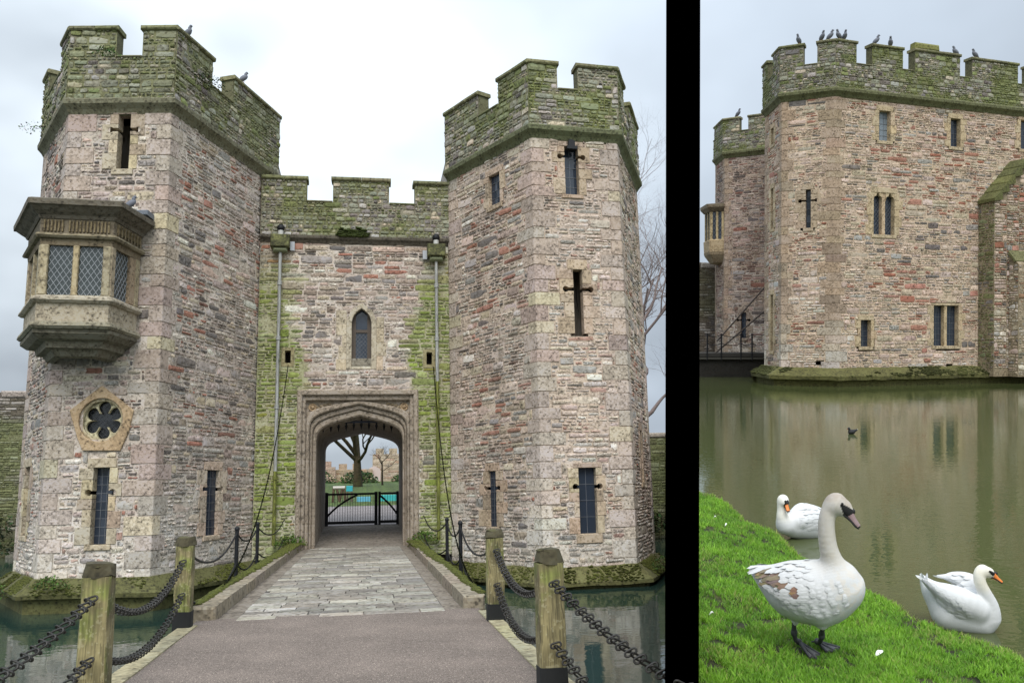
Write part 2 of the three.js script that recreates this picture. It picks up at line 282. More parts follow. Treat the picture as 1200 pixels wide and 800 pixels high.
// bedding mortar behind and between the stones, uneven, with real openings
function mortar(parent, face, u0, u1, y0, y1, holes, colour, cell = .13, depth = -.006, amp = .05, name = 'mortar_bed') {
  const nx = Math.max(2, Math.ceil((u1 - u0) / cell)), ny = Math.max(2, Math.ceil((y1 - y0) / cell)), p = [], uv = [], c = [], idx = [];
  for (let j = 0; j <= ny; j++) for (let i = 0; i <= nx; i++) { const u = u0 + (u1 - u0) * i / nx, y = y0 + (y1 - y0) * j / ny, ed = (i === 0 || i === nx) ? 0 : 1; const q = face.P(u, y, depth + amp * ed * (fbm(u * 2.3 + face.A[0] * 3, y * 2.3, 3, 3) - .5)); p.push(q.x, q.y, q.z); uv.push(u * .6, y * .6); c.push(...colour(u, y)); }
  for (let j = 0; j < ny; j++) for (let i = 0; i < nx; i++) { const u = u0 + (u1 - u0) * (i + .5) / nx, y = y0 + (y1 - y0) * (j + .5) / ny; if (holes.some(h => u > h[0] - cell * .5 && u < h[2] + cell * .5 && y > h[1] - cell * .5 && y < h[3] + cell * .5)) continue; const a = j * (nx + 1) + i; idx.push(a, a + 1, a + nx + 2, a, a + nx + 2, a + nx + 1); }
  const g = new THREE.BufferGeometry(); g.setAttribute('position', new THREE.Float32BufferAttribute(p, 3)); g.setAttribute('uv', new THREE.Float32BufferAttribute(uv, 2)); g.setAttribute('color', new THREE.Float32BufferAttribute(c, 3)); g.setIndex(idx); g.computeVertexNormals();
  if (holes.length) { const a = new Acc(), y2 = holes.lowest ?? y0; a.quad(face.P(u0 + .4, y2, -1.1), face.P(u1 - .4, y2, -1.1), face.P(u1 - .4, y1, -1.1), face.P(u0 + .4, y1, -1.1), [0, 0], [1, 0], [1, 1], [0, 1]); mesh('inner_wall', a.geo(), stoneMat(SR(150, 142, 134)), parent); }
  return mesh(name, g, matMortar, parent);
}
// ashlar corner blocks at plan corner between faces A and B; returns the areas they cover on each
function quoins(parent, FA, FB, y0, y1, colour, o = {}) {
  const C = FB.A, covA = [], covB = []; let y = y0, k = Math.floor(R(0, 2)), i = 0;
  const bis = V(FA.N.x + FB.N.x, 0, FA.N.z + FB.N.z); const kk = 2 / bis.lengthSq(); bis.multiplyScalar(kk);
  while (y < y1 - .02) {
    let h = R(o.h0 ?? .3, o.h1 ?? .52); if (y1 - y - h < .2) h = y1 - y; const lg = R(.52, .8) * (o.k ?? 1), sh = R(.3, .42) * (o.k ?? 1), wA = FA.dummy ? .05 : k % 2 ? lg : sh, wB = FB.dummy ? .05 : k % 2 ? sh : lg, p = R(.014, .022), g = .004, d = -.06;
    const at = (F, u, off) => { const q = F === FA ? F.P(F.W - u, 0, off) : F.P(u, 0, off); return [q.x, q.z]; };
    const mid = off => [C[0] + bis.x * off, C[1] + bis.z * off], b = .012;
    const ring = [at(FA, wA - b, p), at(FA, .02, p + R(-.003, .003)), [mid(p - b * .6)[0], mid(p - b * .6)[1]], at(FB, .02, p + R(-.003, .003)), at(FB, wB - b, p)], back = [at(FA, wA, d), at(FA, .02, d), mid(d), at(FB, .02, d), at(FB, wB, d)];
    const acc = new Acc(), ya = y + g, yb = y + h - g, n = 5, P3 = (q, yy) => V(q[0], yy, q[1]), col = null, uo = R(0, 3);
    const cum = [0]; for (let q = 1; q < 5; q++) cum.push(cum[q - 1] + Math.hypot(ring[q][0] - ring[q - 1][0], ring[q][1] - ring[q - 1][1])); const Z = (i2, yy) => [uo + cum[i2] * .55, yy * .55];
    for (let q = 0; q < n - 1; q++) { acc.quad(P3(ring[q], ya + b), P3(ring[q + 1], ya + b), P3(ring[q + 1], yb - b), P3(ring[q], yb - b), Z(q, ya), Z(q + 1, ya), Z(q + 1, yb), Z(q, yb)); acc.quad(P3(ring[q], yb - b), P3(ring[q + 1], yb - b), P3(back[q + 1], yb), P3(back[q], yb), Z(q, yb), Z(q + 1, yb), Z(q + 1, yb + .1), Z(q, yb + .1)); acc.quad(P3(back[q], ya), P3(back[q + 1], ya), P3(ring[q + 1], ya + b), P3(ring[q], ya + b), Z(q, ya - .1), Z(q + 1, ya - .1), Z(q + 1, ya), Z(q, ya)); }
    acc.quad(P3(back[0], ya), P3(ring[0], ya + b), P3(ring[0], yb - b), P3(back[0], yb), Z(0, ya), Z(1, ya), Z(1, yb), Z(0, yb)); acc.quad(P3(ring[4], ya + b), P3(back[4], ya), P3(back[4], yb), P3(ring[4], yb - b), Z(0, ya), Z(1, ya), Z(1, yb), Z(0, yb));
    mesh('quoin_block', acc.geo(), stoneMat(colour(y + h / 2)), parent);
    covA.push([FA.W - wA, y, FA.W + 1, y + h]); covB.push([-1, y, wB, y + h]); y += h; k++;
  }
  return [covA, covB];
}

// ---------------------------------------------------------------- openings
function glassInto(acc, face, u0, y0, u1, y1, nx, ny, o) {
  for (let j = 0; j < ny; j++) for (let i = 0; i < nx; i++) { const a = u0 + (u1 - u0) * i / nx, b = u0 + (u1 - u0) * (i + 1) / nx, c = y0 + (y1 - y0) * j / ny, d = y0 + (y1 - y0) * (j + 1) / ny, t = R(-.004, .004), s = R(-.006, .006); acc.quad(face.P(a, c, o - t - s), face.P(b, c, o + t - s), face.P(b, d, o + t + s), face.P(a, d, o - t + s), [0, 0], [1, 0], [1, 1], [0, 1]); }
}
function leadInto(list, face, u0, y0, u1, y1, kind, nx, ny, o, t = .011) {
  const put = (g) => list.push(face.bring(g));
  if (kind === 'square') {
    for (let i = 1; i < nx; i++) { const u = u0 + (u1 - u0) * i / nx; put(box(u - t / 2, u + t / 2, y0, y1, o - .006, o + .012)); }
    for (let j = 1; j < ny; j++) { const y = y0 + (y1 - y0) * j / ny; put(box(u0, u1, y - t / 2, y + t / 2, o - .005, o + .013)); }
  } else { // diamonds
    const w = u1 - u0, h = y1 - y0, dx = w / nx, sl = (h / ny) / dx; // slope of a cane
    for (const s of [1, -1]) for (let k = -ny * 2; k < nx * 2 + ny * 2; k++) {
      // line: y = y0 + s*sl*(u - (u0 + k*dx)) clipped to the rectangle
      const c = u0 + (k + .5) * dx, ua0 = s > 0 ? c : c - h / sl, ua1 = s > 0 ? c + h / sl : c, a = Math.max(u0, ua0), b = Math.min(u1, ua1); if (b - a < .01) continue;
      const ya = y0 + s * sl * (a - c), yb = y0 + s * sl * (b - c); const L = Math.hypot(b - a, yb - ya), g = new THREE.BoxGeometry(L, t, .014); g.rotateZ(Math.atan2(yb - ya, b - a)); g.translate((a + b) / 2, (ya + yb) / 2, o + .004); put(scaleUV(g));
    }
  }
}
// rectangular light with ashlar jambs; key: height of arrow-slit arms; returns covered areas
function windowAt(parent, face, rc, o = {}) {
  const [u0, y0, u1, y1] = rc, g = new THREE.Group(); g.name = 'window'; parent.add(g); const cov = [], dep = o.depth ?? .26, col = o.col || (() => SR(204, 194, 172)), pr = o.proud ?? .02;
  const jw = o.jw ?? .26, kx = o.key;
  for (const s of [-1, 1]) {
    let y = y0 - (o.jdrop ?? 0), k = s > 0 ? 0 : 1;
    while (y < y1 - .01) {
      let h = R(.3, .52); if (y1 - y - h < .18) h = y1 - y; const w = (k++ % 2 ? jw * R(1.15, 1.5) : jw * R(.7, .95)), a = s < 0 ? u0 - w : u1, b = s < 0 ? u0 : u1 + w; let gg;
      const hasKey = kx && kx.y > y + .09 && kx.y < y + h - .09;
      if (kx && !hasKey && kx.y > y - .1 && kx.y < y + h + .1) { h = Math.max(.2, kx.y - .16 - y); if (kx.y < y + .09) h = Math.max(h, .4); }
      if (hasKey || (kx && kx.y > y + .04 && kx.y < y + h - .04)) {
        const L = kx.len, r = kx.r, t = kx.t ?? .045, W2 = Math.max(w, L + r + .1), A = s < 0 ? u0 - W2 : u1, B = s < 0 ? u0 : u1 + W2, ce = s < 0 ? u0 - L : u1 + L, pts = [];
        const yb = y + .006, yt = y + h - .006, cy = kx.y;
        if (s < 0) { pts.push([A + .006, yb], [B, yb], [B, cy - t]); const a0 = Math.asin(t / r); for (let q = 0; q <= 14; q++) { const an = -a0 - q / 14 * (2 * Math.PI - 2 * a0); pts.push([ce + r * Math.cos(an), cy + r * Math.sin(an)]); } pts.push([B, cy + t], [B, yt], [A + .006, yt]); }
        else { pts.push([B - .006, yt], [A, yt], [A, cy + t]); const a0 = Math.asin(t / r); for (let q = 0; q <= 14; q++) { const an = Math.PI - a0 - q / 14 * (2 * Math.PI - 2 * a0); pts.push([ce + r * Math.cos(an), cy + r * Math.sin(an)]); } pts.push([A, cy - t], [A, yb], [B - .006, yb]); }
        gg = slab(shapeOf(pts), dep + pr, -dep); cov.push([A, y, B, y + h]); kx.W = Math.max(kx.W || 0, W2);
      } else { gg = box(a + (s < 0 ? .005 : 0), b - (s < 0 ? 0 : .005), y + .005, y + h - .005, -dep, pr + R(-.008, .006), .008); cov.push([a, y, b, y + h]); }
      mesh('jamb_block', face.bring(gg), stoneMat(col(y)), g); y += h;
    }
  }
  const lh = o.lintel ?? .24, lw = o.lw ?? .16;
  if (lh > 0) { mesh('lintel', face.bring(box(u0 - lw, u1 + lw, y1 + .004, y1 + lh, -dep, pr + .004, .01)), stoneMat(col(y1)), g); cov.push([u0 - lw, y1, u1 + lw, y1 + lh]); }
  const sh = o.sill ?? .16;
  if (sh > 0) { mesh('sill', face.bring(box(u0 - .12, u1 + .12, y0 - sh, y0 - .004, -dep, pr + .025, .012)), stoneMat(col(y0)), g); cov.push([u0 - .12, y0 - sh, u1 + .12, y0]); }
  const mul = o.mullions ?? 0, acc = new Acc(), lead = [], mw = o.mw ?? .09, n = mul + 1, lw1 = (u1 - u0 - mul * mw) / n;
  for (let i = 0; i < n; i++) {
    const a = u0 + i * (lw1 + mw), b = a + lw1; if (i) mesh('mullion', face.bring(box(a - mw, a, y0, y1, -dep + .05, pr - .04, .02)), stoneMat(col(y0)), g);
    glassInto(acc, face, a, y0, b, y1, o.nx ?? 2, o.ny ?? 5, -dep + .07); leadInto(lead, face, a, y0, b, y1, o.kind ?? 'square', o.nx ?? 2, o.ny ?? 5, -dep + .07);
    if (o.cusp) { const m = (a + b) / 2, hh = lw1 * .75; for (const s of [-1, 1]) { const e = s < 0 ? a : b, sp = new THREE.Shape(); sp.moveTo(e, y1 + .003); sp.lineTo(e, y1 - hh); sp.quadraticCurveTo(e - s * lw1 * .02, y1 - hh * .35, e - s * lw1 * .3, y1 - hh * .42); sp.quadraticCurveTo(e - s * lw1 * .36, y1 - hh * .1, m, y1 + .003); sp.closePath(); mesh('cusp', face.bring(slab(sp, .14, -.14)), stoneMat(col(y1)), g); } }
  }
  if (!o.open) mesh('pane', acc.geo(), o.glass || matGlass, g); if (lead.length && !o.open) mesh('lead_bars', merge(lead), matLead, g);
  return { cov, hole: [u0 - .05, y0 - .02, u1 + .05, y1 + .02], hole2: kx ? [u0 - kx.len - kx.r + .08, kx.y - .06, u1 + kx.len + kx.r - .08, kx.y + .06] : null };
}

// ---------------------------------------------------------------- stone colours (surface colours, linear)
const C = { mauve: SR(178, 164, 160), grey: SR(168, 163, 160), buff: SR(192, 180, 162), pale: SR(218, 213, 206), dark: SR(122, 116, 115), red: SR(170, 124, 110), pink: SR(198, 178, 171), ochre: SR(198, 185, 158), moss: SR(118, 126, 82), mossGrey: SR(146, 148, 134), algae: SR(120, 140, 42), lime: SR(226, 222, 217), black: SR(72, 68, 66) };
const vary = (c, a = .13) => { const k = 1 + R(-a, a), w = R(-.03, .03); return [c[0] * k * (1 + w), c[1] * k, c[2] * k * (1 - w)]; };
function wpick(list) { let t = 0; for (const [, w] of list) t += w; let x = rnd() * t; for (const [c, w] of list) { x -= w; if (x <= 0) return c; } return list[0][0]; }
// run-off stains: dark soot and lichen streaks hanging below ledges, ragged and patchy
const stain = (u, y, s) => { const st = fbm(u * 2.6 + s, y * .22 + 3, 11, 4), pt = fbm(u * .5 + s + 5, y * .32, 13, 3); return sstep(.55, .72, st) * sstep(.42, .62, pt) * .62; };
function towerColour(seed, redness, tone = C.mauve) {
  return (u, y) => {
    const n = fbm(u * .55 + seed, y * .55, 2, 3), m = fbm(u * .8 + seed + 20, y * .5, 5, 3), l = fbm(u * .7 + seed + 50, y * .7, 8, 3);
    const rd = sstep(.52, .66, n) * redness, dk = sstep(.52, .68, m);
    let c = wpick([[tone, 3], [C.grey, 2], [C.buff, 1.4], [C.pink, 1.2 + rd], [C.pale, .9], [C.dark, .5 + dk * 2.4], [C.red, .3 + rd * 2.8]]);
    const lim = sstep(.46, .62, l) * sstep(4.2, .2, y) * .75 + sstep(1.0, -.3, y + (l - .5) * 2.5) * .6; c = mix3(c, C.lime, Math.min(.75, lim) * R(.4, 1)); c = mix3(c, C.lime, sstep(.56, .7, fbm(u * .35 + seed + 70, y * .35, 4, 4)) * .35 * R(.5, 1));
    c = mix3(c, C.black, stain(u, y, seed) * R(.6, 1)); return vary(c);
  };
}
const mortarColour = (seed, base = SR(206, 196, 187)) => (u, y) => { const n = fbm(u * .8 + seed, y * .8, 3, 4), q = fbm(u * .5 + seed, y * .4, 9, 3); let c = mix3(base, C.mauve, sstep(.4, .65, n) * .45); c = mix3(c, C.lime, sstep(2.5, -.2, y + (q - .5) * 3) * .6); return mix3(c, C.black, stain(u, y, seed) * .7); };
const parapetColour = (seed, green = 1) => (u, y) => { const n = fbm(u * .9 + seed, y * .9, 4, 3); let c = wpick([[C.mossGrey, 3], [C.grey, 1.6], [C.dark, 1.1], [C.buff, .7], [C.moss, 1.5 * green]]); c = mix3(c, C.moss, Math.min(1, sstep(.42, .66, n) * .75 * green)); return vary(c, .2); };
const parapetMortar = (seed, green = 1) => (u, y) => { const n = fbm(u * .9 + seed, y * .9, 4, 3); return mix3(SR(140, 136, 120), SR(112, 118, 70), sstep(.38, .62, n) * Math.min(1, green)); };

// ---------------------------------------------------------------- moat, bridge and ground of the gatehouse side
const pNear = atY(frameL, 800, 900, WL), pFar = atY(frameL, 800, 592, WL);
{
  const s = shapeOf([[-70, 6], [-70, -75], [pFar.x, pFar.z], [pNear.x, pNear.z], [3, 6]].map(([x, z]) => [x, -z])); const g = new THREE.ShapeGeometry(s); g.rotateX(-Math.PI / 2); g.translate(0, WL, 0);
  const uv = g.attributes.uv; for (let i = 0; i < uv.count; i++) uv.setXY(i, uv.getX(i) / 3.2, uv.getY(i) / 3.2);
  const m = new THREE.MeshPhysicalMaterial({ color: new THREE.Color().setRGB(.022, .046, .038), roughness: .04, ior: 1.33, bumpMap: bumpWater, bumpScale: .006 });
  setting('moat_water', g, m);
}
// bridge deck: tarmac forecourt, then the paved causeway between kerbs
const KL = [-2.24, -1.93], KR = [1.36, 1.66], ZP = -12.1, ZG = -28;
const tarmac = new THREE.MeshStandardMaterial({ color: new THREE.Color().setRGB(.53, .465, .41), map: texTar, bumpMap: bumpTar, bumpScale: .006, roughness: .95 });
{
  const s = shapeOf([[-2.05, -5], [1.5, -5], [1.56, 12.25], [-2.16, 12.35]]); const g = new THREE.ShapeGeometry(s); g.rotateX(-Math.PI / 2); const uv = g.attributes.uv; for (let i = 0; i < uv.count; i++) uv.setXY(i, uv.getX(i) / 2.2, uv.getY(i) / 2.2); g.translate(0, .004, 0);
  setting('tarmac_path', g, tarmac);
}
{
  const br = thing('bridge', 'stone bridge with grey paving slabs and mossy kerbs leading to the gate arch', 'bridge'); br.userData.kind = 'structure';
  const sideC = vary(SR(92, 90, 70), .1);
  const body = [box(-2.26, 1.68, WL - .6, -.03, ZG - .6, 6)]; mesh('bridge_body', rough(merge(body), .01), stoneMat(SR(88, 86, 62)), br);
  // side channels of dark setts beside the paving
  const ch = stoneMat(SR(128, 120, 112)); for (const [a, b] of [[KL[1], -1.66], [1.1, KR[0]]]) { mesh('gutter', box(a + .003, b - .003, -.03, -.012, ZG - .3, ZP - .02), ch, br); }
  mesh('paving_bed', box(-1.66, 1.1, -.029, -.004, ZG - .3, ZP), stoneMat(SR(80, 77, 72)), br);
  rnd = mulberry(21); let z = ZP, row = 0; const pc = [SR(146, 142, 136), SR(137, 133, 127), SR(154, 150, 143), SR(128, 124, 119), SR(172, 168, 160), SR(140, 135, 128)];
  const pv = []; while (z > ZG + .05) {
    const d = R(.26, .36), z1 = Math.max(z - d, ZG - .02); let x = -1.66 - (row % 2) * R(.1, .5);
    while (x < 1.08) { let w = R(.4, .8); let a = Math.max(-1.655, x), b = Math.min(1.095, x + w); if (1.095 - b < .2) b = 1.095; if (b - a > .12) pv.push([a, b, z1, z, row]); x += w; if (b === 1.095) break; } z = z1; row++;
  }
  pv.forEach(([a, b, z0, z1], i) => { const h = R(-.003, .009); const g = box(a + .009, b - .009, -.02, h + .004, z0 + .009, z1 - .009, .008); const m = mesh('paving_slab', g, stoneMat(vary(i < 3 ? pc[4] : pick(pc), .1), .8), br); m.rotation.set(0, 0, 0); });
  // kerbs: raised stone edges, each stone a piece
  for (const [K, far] of [[KL, 0], [KR, 1]]) { let zz = ZP - .15; while (zz > ZG + .3) { const L = Math.min(R(1.1, 1.9), zz - ZG); const top = .17 + R(-.008, .008); const g = rough(box(K[0], K[1], -.05, top, zz - L + .008, zz - .008, .03), .012, 3); mesh('kerb_stone', g, stoneMat(vary(SR(148, 138, 124), .08)), br); zz -= L; } }
  // pale stone edging along the tarmac
  for (const [x0, x1, q0, q1] of [[-2.26, -2.06, -2.32, -2.13], [1.51, 1.7, 1.55, 1.74]]) { let zz = -.5; while (zz > -11.4) { const L = R(.7, 1.3); mesh('edging_stone', rough(box(x0, x1, -.08, .02, Math.max(zz - L, -11.9) + .006, zz - .006, .012), .01, 4), stoneMat(vary(SR(172, 166, 138), .08)), br); zz -= L; } }
  place(br, V(-.3, 0, -14));
}
// moss cushions growing along the kerbs: small tufts, uncountable
function mossTufts(name, label, pts, frame, size, mat = matMoss, cat = 'moss') {
  const geos = []; for (const p of pts) { const g = new THREE.IcosahedronGeometry(size * R(.5, 1.3), 1); g.scale(R(.8, 1.6), R(.3, .7), R(.8, 1.6)); rough(g, size * .9, 9, p.x); g.translate(p.x, p.y, p.z); geos.push(g); }
  const m = mesh(numbered(name), merge(geos), mat); m.userData = { label, category: cat, kind: 'stuff' }; if (frame.right) { m.position.copy(EYE); m.quaternion.copy(qS); } scene.add(m); return m;
}
rnd = mulberry(5);
for (const [K, s, lb] of [[KL, -1, 'green moss on the kerb top beside the tower with the oriel'], [KR, 1, 'green moss on the kerb top beside the tower with the cross slit']]) {
  const pts = []; for (let i = 0; i < 1800; i++) { const t = Math.pow(rnd(), .8), z = ZP - .3 - t * 15.4, o = s < 0 ? K[0] : K[1]; const wd = .05 + .26 * sstep(.25, .95, t + R(-.15, .15)); pts.push(V(o - s * R(-.03, 1) * wd, .176 + R(-.008, .01) - (rnd() < .2 ? R(0, .25) : 0), z)); }
  mossTufts('kerb_moss', lb, pts, frameL, .045);
}

// ---------------------------------------------------------------- the two gatehouse towers
const planLT = [[-9.93, -27.04], [-8.13, -23.66], [-5.21, -23.26], [-2.94, -28.86]];
const planRT = [[2.64, -27.87], [4.81, -23.80], [7.70, -23.97], [9.71, -28.21]];
function closeTower(g, pts, y0, y1, col) { // unseen rear: plain stone walls, flat roof
  const back = [pts[pts.length - 1], [pts[pts.length - 1][0], -35], [pts[0][0], -35], pts[0]];
  const acc = new Acc(); for (let i = 0; i < 3; i++) { const f = new Face(back[i], back[i + 1]); acc.quad(f.P(0, y0), f.P(f.W, y0), f.P(f.W, y1), f.P(0, y1), [0, 0], [f.W * .5, 0], [f.W * .5, y1 * .5], [0, y1 * .5]); }
  mesh('rear_wall', acc.geo(), stoneMat(C.grey), g);
  const s = shapeOf([...pts, [pts[3][0], -35], [pts[0][0], -35]].map(([x, z]) => [x, -z])); const r = new THREE.ShapeGeometry(s); r.rotateX(-Math.PI / 2); r.translate(0, y1 - .2, 0); mesh('roof', r, stoneMat(C.dark), g);
}
// battlemented parapet on a face: merlons given as u ranges
function parapet(g, list, face, y0, yc, yt, merlons, seed, o = {}) {
  const th = o.th ?? .45, col = parapetColour(seed, o.green ?? 1), mc = parapetMortar(seed, o.green ?? 1), core = [], cop = [], W = face.W;
  core.push(box(0.002, W - .002, y0, yc, -th, -.03)); merlons.forEach(([a, b], i) => core.push(box(Math.max(a, .003), Math.min(b, W - .003), yc - .02, yt[i] ?? yt, -th + .01, -.031)));
  mesh('parapet_core', face.bring(merge(core)), stoneMat(SR(110, 110, 84)), g);
  const so = { ch0: .15, ch1: .26, sw: .6, one: .5, minh: .08, asp0: 1.2, asp1: 2.8, proud: .004, rim: .014, ...(o.stones || {}) };
  mortar(g, face, 0, W, y0, yc, [], mc, .15, -.02, .02); fillWall(list, face, 0, W, y0, yc, [], col, so);
  merlons.forEach(([a, b], i) => {
    const t = yt[i] ?? yt; a = Math.max(0, a); b = Math.min(W, b); mortar(g, face, a, b, yc, t, [], mc, .15, -.02, .02); fillWall(list, face, a, b, yc, t, [], col, so);
    const A = a <= .01 ? -.02 : a - .06, B = b >= W - .01 ? W + .02 : b + .06, k = i * .003;
    const n = Math.max(1, Math.round((B - A) / .8)); for (let q = 0; q < n; q++) { const c = box(A + (B - A) * q / n + .004, A + (B - A) * (q + 1) / n - .004, t - .02 + k, t + .11 + k, -th - .06, .07, .035); mesh('coping_stone', face.bring(rough(c, .02, 4, i)), stoneMat(vary(mix3(SR(128, 124, 100), C.moss, R(.1, .6)), .1)), g); }
  });
  // sills of the crenels
  const cr = []; let p = 0; merlons.forEach(([a, b]) => { if (a > p + .1) cr.push([p, a]); p = b; }); if (p < W - .1) cr.push([p, W]);
  cr.forEach(([a, b]) => mesh('crenel_sill', face.bring(rough(box(Math.max(.005, a + .01), Math.min(W - .005, b - .01), yc - .01, yc + .05, -th - .03, .03, .02), .012, 5)), stoneMat(vary(mix3(SR(120, 116, 96), C.moss, R(.2, .7)), .1)), g));
}
function stringCourse(g, pts, y, col, name = 'string_course', k = 1) { mesh(name, rough(sweep(pts, [[-.2 * k, y - .36 * k], [-.13 * k, y - .34 * k], [-.06 * k, y - .22 * k], [.06 * k, y - .1 * k], [.07 * k, y + .02 * k], [-.02, y + .1 * k], [-.2, y + .12 * k]], null, .5), .02, 3), stoneMat(col), g); }
// sloping plinth that stands in the water, moss on its shelf
function plinth(g, pts, yTop, yEdge, out, col) {
  mesh('plinth', rough(sweep(pts, [[out - .2, WL - .5], [out - .18, yEdge - .12], [out - .01, yEdge - .1], [out, yEdge], [.06, yTop], [-.15, yTop + .02]], null, .35), .06, 2.2), stoneMat(col), g);
}

// left tower with the oriel
{
  rnd = mulberry(31);
  const g = thing('gatehouse_tower', 'tall polygonal stone gate tower with projecting oriel window and rose light', 'tower');
  const wall = offsetPlan(planLT, -.14), F = [0, 1, 2].map(i => new Face(wall[i], wall[i + 1])), PF = [0, 1, 2].map(i => new Face(planLT[i], planLT[i + 1]));
  const yB = -.45, yT = 12.12, list = [], cov = [[], [], []], holes = [[], [], []];
  const colr = [towerColour(3, .5), towerColour(11, .45), towerColour(27, .75, SR(190, 178, 174))];
  const qc = s => y => { const n = fbm(s, y * .6, 1, 3); let c = wpick([[SR(184, 170, 163), 3], [SR(180, 170, 160), 2.5], [SR(196, 186, 164), y < 5 ? 1 : .1], [SR(170, 157, 150), 1.5]]); c = mix3(c, C.lime, sstep(2, -.4, y + (n - .5) * 3) * .7); return vary(c, .07); };
  const dummyL = new Face([wall[0][0] , wall[0][1] - 1], wall[0]); const endR = new Face(wall[3], [wall[3][0], wall[3][1] - 2]); endR.dummy = true;
  { const [a, b] = quoins(g, dummyL, F[0], yB, yT, qc(1)); cov[0].push(...b); }
  { const [a, b] = quoins(g, F[0], F[1], yB, yT, qc(2)); cov[0].push(...a); cov[1].push(...b); }
  { const [a, b] = quoins(g, F[1], F[2], yB, yT, qc(3)); cov[1].push(...a); cov[2].push(...b); }
  { const [a, b] = quoins(g, F[2], endR, yB, yT, qc(4)); cov[2].push(...a); }
  const put = (i, rc, o) => { const w = windowAt(g, F[i], rc, o); cov[i].push(...w.cov); holes[i].push(w.hole); if (w.hole2) holes[i].push(w.hole2); return w; };
  const jc = y => vary(wpick([[C.ochre, 2], [SR(190, 178, 160), 2], [SR(176, 160, 146), 1]]), .06);
  { const rc = F[1].rect(137.5, 134, 152, 198), ky = F[1].hit(145, 152)[1]; put(1, rc, { key: { y: ky, len: .2, r: .08, t: .05 }, nx: 1, ny: 1, jw: .3, col: jc, open: 1, lintel: .3, depth: .3 }); }
  { const rc = F[1].rect(107, 548, 126, 638), ky = F[1].hit(116, 577)[1]; put(1, rc, { key: { y: ky, len: .1, r: .085 }, nx: 3, ny: 9, jw: .26, col: jc, sill: .14, depth: .3 }); }
  { const rc = F[2].rect(241, 551, 255, 627), ky = F[2].hit(248, 573)[1]; put(2, rc, { key: { y: ky, len: .14, r: .085 }, nx: 2, ny: 8, jw: .32, col: y => vary(SR(198, 182, 168), .06), sill: .14, depth: .16 }); }
  { const rc = F[0].rect(27, 548, 32.5, 628); put(0, rc, { nx: 2, ny: 8, jw: .3, col: jc, sill: .14 }); }
  // rose light: a cinquefoil in a kite-shaped stone panel
  {
    const w = new THREE.Group(); w.name = 'rose_window'; g.add(w); const f = F[1], c = f.hit(118.5, 492), q = (x, y) => f.hit(x, y), rr = .56;
    const s = shapeOf([q(120, 452), q(82, 481), q(91, 513), q(97, 528), q(141, 528), q(151, 506), q(157, 481)]); s.holes.push(new THREE.Path().absarc(c[0], c[1], rr, 0, Math.PI * 2));
    mesh('panel', f.bring(slab(s, .36, -.3, .012, 28)), stoneMat(SR(190, 166, 136)), w);
    const rim = new THREE.TorusGeometry(rr - .03, .05, 8, 40); rim.translate(c[0], c[1], -.06); mesh('rim', f.bring(scaleUV(rim)), stoneMat(SR(196, 184, 156)), w);
    const foil = new THREE.Shape().absarc(c[0], c[1], rr - .01, 0, Math.PI * 2), pts = []; for (let k = 0; k <= 220; k++) { const a = k / 220 * Math.PI * 2, lobes = 6, ph = ((a - Math.PI / 2 + Math.PI / lobes) / (2 * Math.PI / lobes)) % 1, t = ((ph + 1) % 1 - .5) * 2 * Math.PI / lobes; const d = .335, r0 = .16; const ct = Math.cos(t), dis = d * d * (ct * ct - 1) + r0 * r0; let rad = dis > 0 ? d * ct + Math.sqrt(dis) : .2; rad = Math.max(rad, .2); pts.push([c[0] + Math.cos(a) * rad, c[1] + Math.sin(a) * rad]); }
    const hp = new THREE.Path(); pts.slice(0, -1).forEach((p, i) => i ? hp.lineTo(...p) : hp.moveTo(...p)); hp.closePath(); foil.holes.push(hp);
    mesh('cinquefoil_tracery', f.bring(slab(foil, .1, -.24, .015, 28)), stoneMat(SR(206, 198, 170)), w);
    const gl = new Acc(); glassInto(gl, f, c[0] - rr, c[1] - rr, c[0] + rr, c[1] + rr, 6, 6, -.27); mesh('pane', gl.geo(), new THREE.MeshPhysicalMaterial({ color: new THREE.Color().setRGB(.01, .012, .016), roughness: .2, ior: 1.5 }), w); const ld = []; leadInto(ld, f, c[0] - rr * .75, c[1] - rr * .75, c[0] + rr * .75, c[1] + rr * .75, 'diamond', 6, 6, -.27, .009); mesh('lead_bars', merge(ld), plain(.06, .065, .07, .6), w);
    holes[1].push([c[0] - rr * .8, c[1] - rr * .8, c[0] + rr * .8, c[1] + rr * .8]); const yt = q(120, 452)[1], ym = q(82, 481)[1], yl = q(97, 528)[1], ul = q(82, 481)[0], ur = q(157, 481)[0], uc = q(120, 452)[0];
    for (let k = 0; k < 5; k++) { const a = ym + (yt - ym) * k / 5, h = (ur - ul) / 2 * (1 - (k + .4) / 5); cov[1].push([uc - h, a, uc + h, a + (yt - ym) / 5]); } cov[1].push([ul + .1, yl, ur - .12, ym]);
  }
  // walls
  for (let i = 0; i < 3; i++) {
    if (i === 1) { const ob = F[1].rect(60, 262, 178, 395); holes[1].push([ob[0] + .3, ob[1] + .3, ob[2] - .5, ob[3] - .4]); }
    const n0 = list.length; mortar(g, F[i], 0, F[i].W, yB, yT + .1, holes[i], mortarColour(i * 7 + 1)); fillWall(list, F[i], 0, F[i].W, yB, yT, [...cov[i], ...holes[i]], colr[i], i === 2 ? { asp1: 5.2 } : {});
  }
  emitStones(list, g, 300);
  const pl = []; const pmer = (i, px) => px.map(([a, b]) => [a === null ? 0 : PF[i].hit(a, 80 )[0], b === null ? PF[i].W : PF[i].hit(b, i === 2 ? 100 : 50)[0]]);
  parapet(g, pl, PF[0], 12.45, 13.68, [14.5, 14.5], [[PF[0].W * .0, PF[0].W * .22], [PF[0].W * .72, PF[0].W]], 2, { green: .7 });
